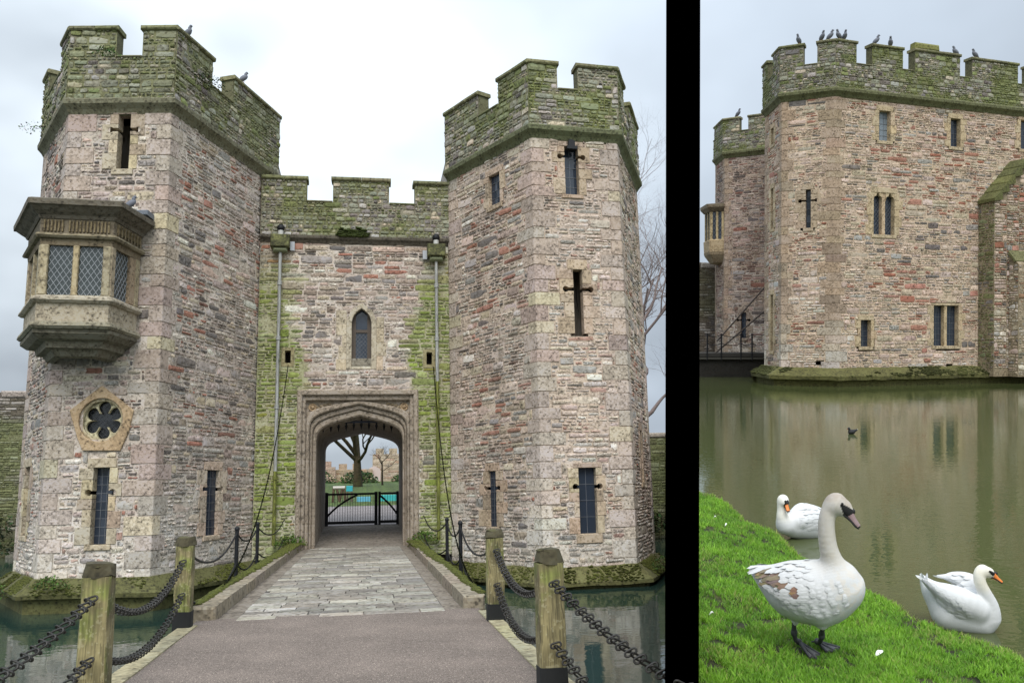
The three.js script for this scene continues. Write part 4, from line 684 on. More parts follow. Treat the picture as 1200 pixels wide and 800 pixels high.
const linkGeo = (() => { const c = new THREE.CurvePath(); class L extends THREE.Curve { getPoint(t) { const a = t * Math.PI * 2; const cx = Math.cos(a), sx = Math.sin(a); return V(Math.max(-1, Math.min(1, cx * 3)) * .026 + cx * .016, sx * .018, 0); } } const g = new THREE.TubeGeometry(new L(), 16, .0088, 5, true); return g; })();
function chain(label, a, b, sag, o = {}) {
  const g = thing('chain', label, 'chain', frameL, o.group); const N = 200, P = t => { const p = a.clone().lerp(b, t); p.y -= 4 * sag * t * (1 - t); return p; };
  const sp = .073 * (o.k ?? 1); let len = 0, prev = P(0), cur = []; for (let i = 1; i <= N; i++) { const p = P(i / N); len += p.distanceTo(prev); prev = p; cur.push(len); }
  const n = Math.floor(len / sp), geos = []; let j = 0;
  for (let i = 0; i < n; i++) {
    const s = (i + .5) * sp; while (cur[j] < s) j++; const t = (j + .5) / N, p = P(t), d = P(Math.min(1, t + .01)).sub(P(Math.max(0, t - .01))).normalize(); const side = V(0, 1, 0).cross(d).normalize(), up = d.clone().cross(side); const m = new THREE.Matrix4().makeBasis(d, up, side); const rot = new THREE.Matrix4().makeRotationX((i % 2 ? .75 : -.8) + R(-.15, .15)); m.multiply(rot); const qn = new THREE.Quaternion().setFromRotationMatrix(m); m.scale(V(o.k ?? 1, o.k ?? 1, o.k ?? 1)); m.setPosition(p);
    if (o.single) { const l = mesh('link', linkGeo, o.mat || matChain, g); l.position.copy(p); l.quaternion.copy(qn); l.scale.setScalar(o.k ?? 1); } else geos.push(linkGeo.clone().applyMatrix4(m));
  }
  if (!o.single) mesh('links', merge(geos), o.mat || matChain, g);
  place(g, a.clone()); return g;
}
const hk = (p, y, dz = 0) => V(p[0], y, p[1] + dz);
rnd = mulberry(83);
chain('upper chain from the flat-capped post towards the tarmac end', hk(PL1, .86, .12), V(-2.0, .86, -1.4), .3, { single: 1, k: 1 });
chain('lower chain from the flat-capped post towards the tarmac end', hk(PL1, .42, .12), V(-2.0, .45, -1.4), .25, { single: 1, k: 1 });
chain('upper chain sagging between the two posts on the oriel side', hk(PL2, .82, .12), hk(PL1, .8, -.12), .28, { single: 1, k: 1 });
chain('lower chain sagging between the two posts on the oriel side', hk(PL2, .42, .12), hk(PL1, .38, -.12), .26, { single: 1, k: 1 });
chain('upper chain from the round-capped post towards the tarmac end', hk(PR1, .86, .12), V(2.1, .86, -1.4), .38, { single: 1, k: 1 });
chain('lower chain from the round-capped post towards the tarmac end', hk(PR1, .4, .12), V(2.0, .4, -1.4), .4, { single: 1, k: 1 });
chain('upper chain sagging between the two posts on the cross-slit side', hk(PR2, .86, .12), hk(PR1, .8, -.12), .24, { single: 1, k: 1 });
chain('lower chain sagging between the two posts on the cross-slit side', hk(PR2, .45, .12), hk(PR1, .42, -.12), .26, { single: 1, k: 1 });
// drawbridge chains from the wall slots down to the kerbs
chain('long drawbridge chain rising from the kerb to the oriel side slot', V(-2.2, .18, -13.6), V(-2.42, 5.75, ZG + .15), 1.45, { k: .75, mat: plain(.3, .33, .18, .85) });
chain('long drawbridge chain rising from the kerb to the cross-slit side slot', V(1.64, .18, -12.9), V(2.2, 5.7, ZG + .15), 1.45, { k: .75, mat: plain(.3, .33, .18, .85) });
// slim iron stanchions with hanging chains outside the kerbs
for (const [x, zs, sd, end] of [[-2.42, [-17.6, -20.9], 'oriel', hk(PL2, .95)], [1.84, [-17.0, -19.8], 'cross-slit', hk(PR2, .95)]]) {
  zs.forEach((z, i) => { const g = thing('stanchion', i ? `slim iron stanchion nearer the gate arch on the ${sd} side` : `slim iron stanchion nearer the wooden posts on the ${sd} side`, 'stanchion', frameL, 'iron stanchions outside the kerbs'); mesh('rod', bar(V(x, -.7, z), V(x, .98, z), .038, 8), matIron, g); mesh('finial', new THREE.SphereGeometry(.05, 8, 6).translate(x, 1.0, z), matIron, g); mesh('foot', box(x - .08, x + .08, -.75, -.68, z - .08, z + .08), matIron, g); place(g, V(x, -.75, z)); });
  const ch = (a, b, s, l) => { const c = new THREE.CatmullRomCurve3([0, .25, .5, .75, 1].map(t => { const p = a.clone().lerp(b, t); p.y -= 4 * s * t * (1 - t); return p; })); const g = thing('rail_chain', l, 'chain'); mesh('links', new THREE.TubeGeometry(c, 18, .017, 5), matIron, g); place(g, a.clone()); };
  for (const [y, w] of [[.92, 'upper'], [.35, 'lower']]) { ch(V(end.x, y, end.z), V(x, y, zs[0]), .3, `${w} dark chain from wooden post to stanchion, ${sd} side`); ch(V(x, y, zs[0]), V(x, y, zs[1]), .22, `${w} dark chain between the two stanchions, ${sd} side`); ch(V(x, y, zs[1]), V(x, y, ZG + .3), .3, `${w} dark chain from stanchion to the gate wall, ${sd} side`); }
}

// ---------------------------------------------------------------- what shows through the arch and beside the towers
function groundSheet(name, pts, mat, s = .3) { const acc = new Acc(); for (let i = 0; i < pts.length - 1; i++) { const [z0, y0, w0] = pts[i], [z1, y1, w1] = pts[i + 1]; acc.quad(V(-w0, y0, z0), V(w0, y0, z0), V(w1, y1, z1), V(-w1, y1, z1), [-w0 * s, z0 * s], [w0 * s, z0 * s], [w1 * s, z1 * s], [-w1 * s, z1 * s]); } return setting(name, acc.geo(), mat); }
groundSheet('courtyard', [[ZG - 7.8, .43, 9], [-56, 1.0, 14]], new THREE.MeshStandardMaterial({ color: new THREE.Color().setRGB(.62, .6, .62), map: texTar, roughness: .95 }));
groundSheet('lawn', [[-55.9, 1.0, 16], [-82, 2.55, 22], [-130, 4, 34]], new THREE.MeshStandardMaterial({ color: new THREE.Color().setRGB(.16, .27, .07), map: texMoss, roughness: 1 }));
function tree(name, label, base, h, r0, frame, seed, o = {}) {
  const keep = rnd; rnd = mulberry(seed); const g = thing(name, label, 'tree', frame), limbs = [], trunk = [];
  const grow = (p, d, len, r, lev) => {
    const n = lev === 0 ? 5 : 4, pts = [p.clone()], q = p.clone(), dd = d.clone(); for (let i = 0; i < n; i++) { dd.add(V(R(-1, 1), R(-.5, .7) * (o.lift ?? 1), R(-1, 1)).multiplyScalar(lev === 0 ? .06 : (o.wig ?? .24))).normalize(); q.addScaledVector(dd, len / n); pts.push(q.clone()); }
    const c = new THREE.CatmullRomCurve3(pts), seg = lev < 2 ? 7 : 4, rs = lev < 2 ? 7 : lev < 4 ? 4 : 3, gg = new THREE.TubeGeometry(c, seg, 1, rs), P = gg.attributes.position, N = gg.attributes.normal;
    for (let i = 0; i <= seg; i++) { const t = i / seg, rr = r * (1 - t * (lev === 0 ? .35 : .55)) * (lev === 0 && t < .2 ? 1 + (1 - t / .2) * .35 : 1), cp = c.getPointAt(t); for (let j = 0; j <= rs; j++) { const k = i * (rs + 1) + j; P.setXYZ(k, cp.x + N.getX(k) * rr, cp.y + N.getY(k) * rr, cp.z + N.getZ(k) * rr); } }
    if (o.keep && lev > 0 && !pts.every(o.keep)) return; (lev === 0 ? trunk : limbs).push(gg); if (lev >= (o.depth ?? 5)) return;
    const kids = lev === 0 ? (o.main ?? 6) : Math.round(R(2.6, 4.2)); for (let k = 0; k < kids; k++) { const t = lev === 0 ? R(o.t0 ?? .42, 1) : R(.3, 1), bp = c.getPointAt(t), a = R(0, 6.28), sp = lev === 0 ? R(.6, 1.2) : R(.4, 1.0); if (o.keep && !o.keep(bp)) continue; const bd = dd.clone().multiplyScalar(Math.cos(sp)).add(V(Math.cos(a), R(-.2, .5), Math.sin(a)).multiplyScalar(Math.sin(sp))).normalize(); grow(bp, bd, len * R(.52, .78), r * (1 - t * .45) * R(.42, .62) * (o.rk ?? 1), lev + 1); }
  };
  grow(base, o.dir || V(0, 1, 0), h * .42, r0, 0); const m = o.mat || plain(.09, .075, .06, .95, { map: texWood, bumpMap: bumpWood, bumpScale: .03 });
  mesh('trunk', merge(trunk), m, g); mesh('crown', merge(limbs), o.mat2 || m, g); place(g, base.clone()); rnd = keep;
}
tree('bare_tree', 'large leafless tree on the lawn seen through the gate arch', V(atZ(frameL, 419, 570, -81).x, 2.2, -81), 26, .36, frameL, 403, { main: 22, depth: 5, wig: .42, t0: .22, rk: 1.12, lift: .4, mat: plain(.2, .165, .13, .95, { map: texWood }) });
tree('bare_tree', 'thin leafless sapling on the lawn seen through the gate arch', V(atZ(frameL, 448, 570, -84).x, 2.4, -84), 6, .1, frameL, 9, { depth: 3 });
{
  rnd = mulberry(90); const g = thing('courtyard_wall', 'ruined battlemented wall beyond the lawn seen through the gate arch', 'wall'); const z = -112;
  const wl = (x0, x1, h, c, zz) => { const f = new Face([x0, zz], [x1, zz]), list = []; const m = mesh('wall_face', f.bring(box(0, f.W, 2.5, h, -.8, -.02)), stoneMat(c), g); fillWall(list, f, 0, f.W, 3.4, h, [], (u, y) => vary(mix3(c, wpick([[C.red, 1], [C.grey, 1], [C.buff, 2]]), .4), .15), { ch0: .4, ch1: .6, sw: 1.8 }); emitStones(list, g, 0); for (let u = .4; u < f.W - 1; u += 1.7) { mesh('merlon', f.bring(box(u, u + 1, h - .01, h + .7, -.7, -.03)), stoneMat(vary(c, .1)), g); } };
  wl(1.0, 14, 6.9, SR(186, 168, 152), z); wl(-14, -3.6, 5.3, SR(188, 160, 146), z + 2); wl(-3.6, 1.0, 5.0, SR(182, 160, 136), z + 1);
  const ar = slab(shapeOf(archPts(1.0, 2.6, 4.6, 5.4, 2.6)), .1, -.02); ar.translate(-.6, 0, z + .2); mesh('arched_door', ar, plain(.55, .45, .42, .8), g); place(g, V(0, 3, z));
}
rnd = mulberry(95);
for (const [x, z, r, l] of [[-6, -104, 2.2, 'green bush at the foot of the reddish courtyard wall'], [-.6, -100, 1.7, 'green bush behind the large lawn tree trunk'], [5.6, -104, 2.0, 'dark bush beside the courtyard arched door'], [7.2, -103, 1.9, 'dark bush at the far end of the courtyard wall']]) leafTuft('garden_bush', l, V(x, 3.0, z), 900, r, frameL, [.05, .085, .025], .3);
{ // small things standing on the lawn beyond the gate
  const Z = -60, Y = py => atZ(frameL, 420, py, Z).y, X = px => atZ(frameL, px, 580, Z).x;
  const boardAt = (name, lab, x0, x1, y0, y1, mat, cat, ped) => { const g = thing(name, lab, cat); mesh('panel', box(X(x0), X(x1), Y(y1), Y(y0), Z - .05, Z + .05, .02), mat, g); for (const x of ped) mesh('leg', box(X(x) - .05, X(x) + .05, 1.15, Y(y1) + .01, Z - .045, Z + .045), plain(.1, .08, .06), g); place(g, V(X((x0 + x1) / 2), 1.2, Z)); };
  boardAt('notice_board', 'small teal notice board standing on the lawn beyond the gate', 405.5, 413, 569, 575.5, plain(.03, .36, .42, .6), 'board', [407, 412]);
  boardAt('banner', 'blue banner low on the lawn edge beyond the gate leaf', 418, 434, 582, 591, plain(.12, .4, .55, .6), 'banner', [419, 433]);
  boardAt('banner', 'long teal banner beyond the narrow gate leaf', 446, 466, 580.5, 590.5, plain(.04, .42, .42, .6), 'banner', [447, 465]);
  const g = thing('trestle', 'brown wooden trestle with pale top on the lawn beyond the gate', 'trestle'); const wd = plain(.1, .065, .04); const P = (px, py) => V(X(px), Y(py), Z); for (const [a, b, c, d] of [[391, 570, 389.5, 592], [394, 570, 399, 592], [401, 571, 397, 591], [403, 571, 405, 591]]) mesh('leg', bar(P(c, d), P(a, b), .09, 5), wd, g); mesh('top', bar(P(390, 571), P(404, 571), .12, 5), plain(.5, .47, .42), g); place(g, V(X(397), 1.2, Z));
}
// moat walls far left and right, trees beyond
function farWall(name, label, A, B, y0, y1, tone, frame = frameL, o = {}) {
  rnd = mulberry(o.seed ?? 111); const g = thing(name, label, 'wall', frame), f = new Face(A, B, frame), list = []; mortar(g, f, 0, f.W, y0, y1, [], (u, y) => mix3(tone, C.moss, sstep(.45, .7, fbm(u * .4, y * .4, 7, 3)) * (o.green ?? .5)), .5, -.02, .03); fillWall(list, f, 0, f.W, y0, y1, [], (u, y) => vary(mix3(wpick([[tone, 3], [C.grey, 1], [C.dark, 1.2]]), C.moss, sstep(.42, .7, fbm(u * .4, y * .4, 7, 3)) * (o.green ?? .5)), .2), { ch0: .25, ch1: .4, sw: 1 }); emitStones(list, g, 0);
  mesh('wall_core', f.bring(box(0, f.W, y0, y1, -.7, -.06)), stoneMat(tone), g); const n = Math.round(f.W / 1.6); for (let i = 0; i < n; i++) { mesh('coping_stone', f.bring(rough(box(f.W * i / n + .01, f.W * (i + 1) / n - .01, y1, y1 + R(.28, .4), -.8, .08, .08), .05, 2)), stoneMat(vary(o.cop || SR(170, 164, 158), .1)), g); }
  place(g, f.P(f.W / 2, y0)); return f;
}
farWall('moat_wall', 'long mossy moat wall with pale coping behind the oriel tower', [-34, -48], [-12.5, -50], WL - .3, 7.2, SR(104, 98, 88), frameL, { green: .7, seed: 121 });
farWall('moat_wall', 'dark ivy-stained moat wall behind the cross-slit tower', [10.5, -47], [17.2, -46], WL - .3, 4.4, SR(96, 92, 84), frameL, { green: .8, seed: 131 });
rnd = mulberry(140);
leafTuft('ivy', 'dark ivy hanging on the moat wall behind the oriel tower', V(-20.4, -.9, -48.4), 2600, 3.0, frameL, [.035, .05, .015], .2);
leafTuft('ivy', 'dark ivy at the water edge behind the cross-slit tower', V(14.6, -.6, -45), 1300, 1.3, frameL, [.04, .055, .015], .18);
tree('bare_tree', 'tall leafless tree with reddish twigs behind the cross-slit tower', V(17.6, 0, -53), 28, .34, frameL, 557, { depth: 6, main: 22, wig: .36, rk: 1.16, keep: p => p.x < -.4 * p.z, mat: plain(.22, .175, .165, .95) });

// pigeons
function birdGeo(c = [.1, .11, .13]) { const b = new THREE.SphereGeometry(.1, 10, 8); b.scale(.95, .85, 1.7); b.rotateX(-.75); const n = new THREE.SphereGeometry(.052, 8, 6); n.scale(1, 1.4, 1); n.translate(0, .135, .07); const h = new THREE.SphereGeometry(.045, 8, 6); h.translate(0, .2, .1); const k = new THREE.ConeGeometry(.014, .05, 5); k.rotateX(Math.PI / 2 + .3); k.translate(0, .195, .155); const t = new THREE.BoxGeometry(.07, .018, .17); t.rotateX(-1.0); t.translate(0, -.13, -.15); const l1 = new THREE.CylinderGeometry(.008, .01, .09, 5); l1.translate(.03, -.13, .0); const l2 = l1.clone(); l2.translate(-.06, 0, 0); return { body: merge([b, n, h]), tail: t, beak: k, legs: merge([l1, l2]) }; }
const BG = birdGeo(), bm = plain(.14, .15, .18, .8), bm2 = plain(.08, .08, .1, .8);
function pigeon(label, p, turn, frame, s = 1.15, group) {
  const g = thing('pigeon', label, 'pigeon', frame, group); for (const [n, gg, m] of [['body', BG.body, bm], ['tail', BG.tail, bm2], ['beak', BG.beak, plain(.2, .18, .15)], ['legs', BG.legs, plain(.3, .12, .1)]]) { const q = mesh(n, gg, m, g); }
  g.scale.setScalar(s); const P = p.clone(); P.y += .165 * s; if (frame.right) { g.position.copy(P).applyQuaternion(qS).add(EYE); g.quaternion.copy(qS).multiply(new THREE.Quaternion().setFromAxisAngle(V(0, 1, 0), turn)); } else { g.position.copy(P); g.rotation.y = turn; } delete g.frame; scene.add(g);
}
pigeon('grey pigeon perched on the oriel tower merlon wrapping the corner', atY(frameL, 219, 45, 14.6), 1.2, frameL, 1.0); pigeon('grey pigeon perched on the oriel tower merlon nearest the gate wall', atY(frameL, 285, 97, 14.6), 2.2, frameL, 1.0); pigeon('grey pigeon perched on the oriel window roof', atY(frameL, 152, 246, 8.98), 2.0, frameL, 1.0);

// ================================================================ the swan bank and the moat side of the palace (frame S)
// black bar added to part the two views, not a wall of the place
{
  const g = thing('divider_bar', 'tall plain black bar added between the gatehouse view and the swan bank view', 'wall', frameS), d0 = 4.72, d1 = 62, t = 40 / FPX * d0 / 2, dir = V(200 / FPX, 0, -1).normalize(), sc = Math.hypot(200 / FPX, 1);
  const s = shapeOf([[d0 * sc, -2.6], [d0 * sc, 2.0], [5.5 * sc, 2.0], [5.5 * sc, -3.2]]), s2 = shapeOf([[5.51 * sc, -3.2], [5.51 * sc, -1.9], [11 * sc, -2.3], [d1 * sc, -2.3], [d1 * sc, -22], [14, -6]]); const ge = new THREE.ExtrudeGeometry(s, { depth: t * 2 / sc, bevelEnabled: false }); ge.translate(0, 0, -t / sc);
  const m = new THREE.Matrix4().makeBasis(dir, V(0, 1, 0), dir.clone().cross(V(0, 1, 0))); ge.applyMatrix4(m); const g2 = new THREE.ExtrudeGeometry(s2, { depth: t * 1.9 / sc, bevelEnabled: false }); g2.translate(0, 0, -t * .95 / sc); g2.applyMatrix4(m); mesh('divider_base', scaleUV(g2), stoneMat(C.grey), g); mesh('panel', ge, new THREE.MeshPhysicalMaterial({ color: 0x000000, roughness: 1, specularIntensity: 0 }), g); place(g, V(200 / FPX * d0, -2.5, -d0));  // unseen grey base added behind the bar to part the sets and bounce light
}
{
  const k = 201 / FPX, s = shapeOf([[k * 4, 4], [k * 66, 66], [60, 66], [60, 3], [3, 3]]); const g = new THREE.ShapeGeometry(s, 1); g.rotateX(-Math.PI / 2); g.translate(0, WS, 0); const uv = g.attributes.uv; for (let i = 0; i < uv.count; i++) uv.setXY(i, uv.getX(i) / 2.6, uv.getY(i) / 1.5);
  setting('swan_moat_water', g, new THREE.MeshPhysicalMaterial({ color: new THREE.Color().setRGB(.066, .08, .03), roughness: .02, ior: 1.33, bumpMap: bumpRipple, bumpScale: .0024 }), frameS);
}
const HS = 11.4, pS = (x, y, h = HS) => { const p = atY(frameS, x, y, h); return [p.x, p.z]; };
{
  rnd = mulberry(201);
  const g = thing('palace_wing', 'long reddish stone palace wing with mossy battlements and leaded windows', 'building', frameS);
  const c0 = pS(893.5, 130), c1 = pS(913.4, 111), c2 = pS(980, 103), c3a = pS(1200, 128), ext = .35, c3 = [c3a[0] + (c3a[0] - c2[0]) * ext, c3a[1] + (c3a[1] - c2[1]) * ext];
  const plan = [c0, c1, c2, c3], wall = offsetPlan(plan, -.16), F = [0, 1, 2].map(i => new Face(wall[i], wall[i + 1], frameS)), PF = [0, 1, 2].map(i => new Face(plan[i], plan[i + 1], frameS));
  const yB = -1.75, yT = HS - .28, list = [], cov = [[], [], []], holes = [[], [], []];
  const tone = SR(204, 184, 171), rc = (seed, r) => { const lo = (u, y) => { const n = fbm(u * .28 + seed, y * .45, 2, 4), m = fbm(u * .5 + seed + 9, y * .6, 5, 3), w = fbm(u * .6 + seed + 3, y * 1.1, 7, 3); const rd = sstep(.5, .62, n) * r; let c = wpick([[tone, 3], [C.buff, 2.2], [C.pink, 1.6 + rd], [C.grey, 1], [C.dark, .3 + sstep(.55, .68, m) * 1.6], [C.red, .4 + rd * 3], [SR(158, 106, 88), rd * 1.2]]); c = mix3(c, C.lime, sstep(.58, .68, w) * .55 * sstep(5, 1, y)); return vary(c, .15); }; return lo; };
  const qc = y => { let c = wpick([[SR(184, 162, 144), 3], [SR(174, 156, 138), 2], [SR(160, 142, 128), 1]]); return vary(mix3(c, C.lime, sstep(1.5, -1.6, y) * .55), .06); };
  const dL = new Face([wall[0][0] + .3, wall[0][1] - 2], wall[0], frameS); dL.dummy = true;
  { const [a, b] = quoins(g, dL, F[0], yB, yT, qc); cov[0].push(...b); } { const [a, b] = quoins(g, F[0], F[1], yB, yT, qc, { k: .8 }); cov[0].push(...a); cov[1].push(...b); } { const [a, b] = quoins(g, F[1], F[2], yB, yT, qc); cov[1].push(...a); cov[2].push(...b); }
  const put = (i, r, o) => { const w = windowAt(g, F[i], r, { depth: .3, jw: .3, col: y => vary(SR(196, 178, 150), .06), ...o }); cov[i].push(...w.cov); holes[i].push(w.hole); if (w.hole2) holes[i].push(w.hole2); };
  put(2, F[2].rect(1030.5, 130, 1044, 165), { nx: 3, ny: 5, glass: new THREE.MeshPhysicalMaterial({ color: new THREE.Color().setRGB(.2, .24, .28), roughness: .06, ior: 1.5 }) });
  put(2, F[2].rect(1114.5, 139, 1126, 172), { nx: 3, ny: 6 }); put(2, F[2].rect(1196.5, 141, 1210, 175), { nx: 3, ny: 6 });
  put(2, F[2].rect(1024, 226, 1048.5, 275), { mullions: 1, mw: .2, nx: 3, ny: 9, kind: 'diamond', cusp: 1, jw: .34 });
  put(2, F[2].rect(1009, 375, 1021, 406), { nx: 2, ny: 5, jw: .24 }); put(2, F[2].rect(1094.5, 358, 1123.5, 405), { mullions: 1, mw: .18, nx: 4, ny: 7, jw: .3, lintel: .12 });
  { const r = F[1].rect(944.5, 222, 950.5, 267); put(1, r, { key: { y: F[1].hit(947, 235)[1], len: .26, r: .09 }, nx: 1, ny: 6, jw: .36, col: y => vary(SR(182, 164, 144), .05) }); }
  { const r = [F[0].W * .38, -.2, F[0].W * .38 + .45, 3.2]; put(0, [r[0], -.9, r[2], 1.9], { nx: 2, ny: 8 }); put(0, [r[0], 5.2, r[2], 7.2], { nx: 2, ny: 6 }); put(0, [r[0], 9.4, r[2], 10.2], { nx: 2, ny: 3 }); }
  for (const [i, x, y] of [[1, 962, 425], [2, 1113.5, 429]]) { const c = F[i].hit(x, y); cov[i].push([c[0] - .2, c[1] - .1, c[0] + .2, c[1] + .1]); holes[i].push([c[0] - .1, c[1] - .04, c[0] + .1, c[1] + .04]); }
  // tiny relieving arch stones over the lower two-light window come out of the rubble; buttress covers the far end
  const bu = F[2].hit(1146.5, 400)[0], butt = [bu, yB, F[2].W + 1, F[2].hit(1146.5, 236)[1]]; cov[2].push(butt);
  for (let i = 0; i < 3; i++) { mortar(g, F[i], 0, F[i].W, yB, yT + .1, holes[i], (u, y) => mix3(SR(206, 186, 162), tone, fbm(u, y, 3, 3)), .22); fillWall(list, F[i], 0, F[i].W, yB, yT, [...cov[i], ...holes[i]], rc(i * 17 + 5, 1), { ch0: .2, ch1: .36, sw: .9, asp1: 5, proud: .016 }); }
  emitStones(list, g, 300);
  const pl = [], H = (i, x, y = 70) => PF[i].hit(x, y)[0], Y = (i, x, y) => PF[i].hit(x, y)[1];
  const cz = Y(2, 1014, 76), mt = Y(2, 990, 49);
  const so = { ch0: .16, ch1: .26, sw: .55, asp1: 2.4 };
  parapet(g, pl, PF[0], HS + .05, cz, [mt, mt], [[0, PF[0].W * .3], [PF[0].W * .62, PF[0].W]], 61, { green: 1.1, stones: so });
  parapet(g, pl, PF[1], HS + .05, cz, [mt, mt], [[0, H(1, 942)], [H(1, 958), PF[1].W]], 63, { green: 1.1, stones: so });
  parapet(g, pl, PF[2], HS + .05, cz, [mt, mt, mt + .05, mt, mt], [[0, H(2, 1004.6)], [H(2, 1023), H(2, 1059)], [H(2, 1073), H(2, 1126)], [H(2, 1140), H(2, 1194)], [H(2, 1207), PF[2].W]], 67, { green: 1.1, stones: so });
  const lump = PF[2].bring(rough(box(H(2, 1074), H(2, 1102), mt + .1, mt + .48, -.5, .05, .1), .06, 3)); mesh('parapet_block', lump, stoneMat(SR(120, 122, 70)), g);
  emitStones(pl, g, 200, 'parapet_stone');
  stringCourse(g, plan, HS, SR(104, 106, 76)); mesh('plinth', rough(sweep(wall, [[.4, WS - .4], [.42, -2.24], [.68, -2.2], [.7, -2.02], [.1, yB + .1], [-.15, yB + .12]], null, .4), .1, 2), stoneMat(SR(92, 92, 52)), g);
  // raking buttress
  {
    const bt = new THREE.Group(); bt.name = 'buttress'; g.add(bt); const f = F[2], q = (x, y) => f.hit(x, y), o1 = .95; const top = q(1185, 192), le = q(1147, 238), W = f.W;
    const s = shapeOf([[bu, yB - .4], [W, yB - .4], [W, top[1]], [top[0], top[1]], [bu, le[1]]]); mesh('core', f.bring(slab(s, o1 - .02, 0)), stoneMat(SR(150, 136, 116)), bt);
    const bf = new Face([f.P(bu, 0, o1).x, f.P(bu, 0, o1).z], [f.P(W, 0, o1).x, f.P(W, 0, o1).z], frameS), bl = []; const side = new Face([f.P(bu, 0, 0).x, f.P(bu, 0, 0).z], [f.P(bu, 0, o1).x, f.P(bu, 0, o1).z], frameS);
    const green = (u, y) => vary(mix3(wpick([[C.moss, 3], [SR(104, 108, 52), 2], [C.dark, 1]]), C.grey, .15), .2);
    const clipTop = u => le[1] + (top[1] - le[1]) * Math.min(1, u / (top[0] - bu)); for (let u = 0; u < bf.W; u += .8) fillWall(bl, bf, u, Math.min(bf.W, u + .8), yB, clipTop(u + .1) - .05, [], rc(55, .5)); fillWall(bl, side, 0, side.W, yB, le[1] - .05, [], green, { sw: .5, asp1: 2.5 });
    for (const s2 of bl) s2.hide = 0; const tmp = bt; tmp.frame = frameS; emitStones(bl, tmp, 60, 'buttress_stone'); delete tmp.frame;
    const a = f.P(bu - .12, le[1] + .02, 0), n = 5; for (let k = 0; k < n; k++) { const t0 = k / n, t1 = (k + 1) / n, L = top[0] - bu; const cs = shapeOf([[bu - .1 + L * t0, le[1] + (top[1] - le[1]) * t0 - .04], [bu - .1 + L * t1 + .1, le[1] + (top[1] - le[1]) * t0 + .06], [bu - .05 + L * t1, le[1] + (top[1] - le[1]) * t1 + .12], [bu - .1 + L * t0, le[1] + (top[1] - le[1]) * t0 + .12]]); mesh('weathering_slab', f.bring(rough(slab(cs, o1 + .1, .0), .04, 3)), stoneMat(vary(SR(98, 100, 60), .12)), bt); }
    // lower stage with sloping offset
    const ls = q(1176, 310), lu = f.hit(1160, 300)[0] + .2, o2 = 1.5; const cs = shapeOf([[o1 - .05, yB - .4], [o2, yB - .4], [o2, ls[1] - .1], [o1 - .05, ls[1] + .55]]); const ge = new THREE.ExtrudeGeometry(cs, { depth: W - lu, bevelEnabled: false }); ge.applyMatrix4(new THREE.Matrix4().makeBasis(f.N, V(0, 1, 0), f.U).setPosition(f.P(lu, 0, 0))); mesh('lower_stage', scaleUV(ge), stoneMat(SR(150, 138, 116)), bt);
    const lf = new Face([f.P(lu, 0, o2).x, f.P(lu, 0, o2).z], [f.P(W, 0, o2).x, f.P(W, 0, o2).z], frameS), l2 = [], ws = f.P(lu, 0, o1), we = f.P(lu, 0, o2), lsd = new Face([ws.x, ws.z], [we.x, we.z], frameS); fillWall(l2, lf, 0, lf.W, yB - .3, ls[1] - .12, [], (u, y) => mix3(rc(77, .3)(u, y), C.moss, .25)); fillWall(l2, lsd, 0, lsd.W, yB - .3, ls[1] - .1, [], rc(88, .2), { sw: .4 }); bt.frame = frameS; emitStones(l2, bt, 60, 'buttress_stone'); delete bt.frame;
    const sl = box(-.06, W - lu, -.06, .06, -.02, .72, .02); sl.rotateX(Math.atan2(.65, .55)); sl.translate(lu, ls[1] + .58, o1 - .05); mesh('weathering_slab', f.bring(sl), stoneMat(SR(104, 104, 72)), bt);
  }
  const rf = new THREE.ShapeGeometry(shapeOf([...plan, [c3[0], -62], [c0[0] * 62 / -c0[1] + .8, -62]].map(([x, z]) => [x, -z]))); rf.rotateX(-Math.PI / 2); rf.translate(0, cz - .6, 0); mesh('roof', rf, stoneMat(C.dark), g);
  const rw = new Acc(); for (const [A, B] of [[c3, [c3[0], -62]], [[wall[0][0] * 62 / -wall[0][1] + .8, -62], [wall[0][0] + .03, wall[0][1] - .02]]]) { const f = new Face(A, B); rw.quad(f.P(0, -3), f.P(f.W, -3), f.P(f.W, cz - .5), f.P(0, cz - .5), [0, 0], [4, 0], [4, 4], [0, 4]); } mesh('rear_wall', rw.geo(), stoneMat(tone), g);
  place(g, V(c2[0] + 4, WS, c2[1] - 4));
  // moss along the plinth shelf
  const p = []; for (let i = 0; i < 3; i++) { const n = Math.round(F[i].W * 90); for (let k = 0; k < n; k++) { const u = R(0, F[i].W), t = rnd(); if (fbm(u * .9, i + 3, t, 2) < .4) continue; p.push(F[i].P(u, -1.65 - .37 * t, .12 + .58 * t)); } } mossTufts('plinth_moss', 'green moss along the water plinth of the palace wing', p, frameS, .06, plain(.12, .14, .03, 1, { map: texMoss }));
  const at = (i, x, y) => { const h = PF[i].hit(x, y, -.15); return PF[i].P(h[0], h[1], -.15); };
  rnd = mulberry(222); const G = 'pigeons along the palace wing battlements';
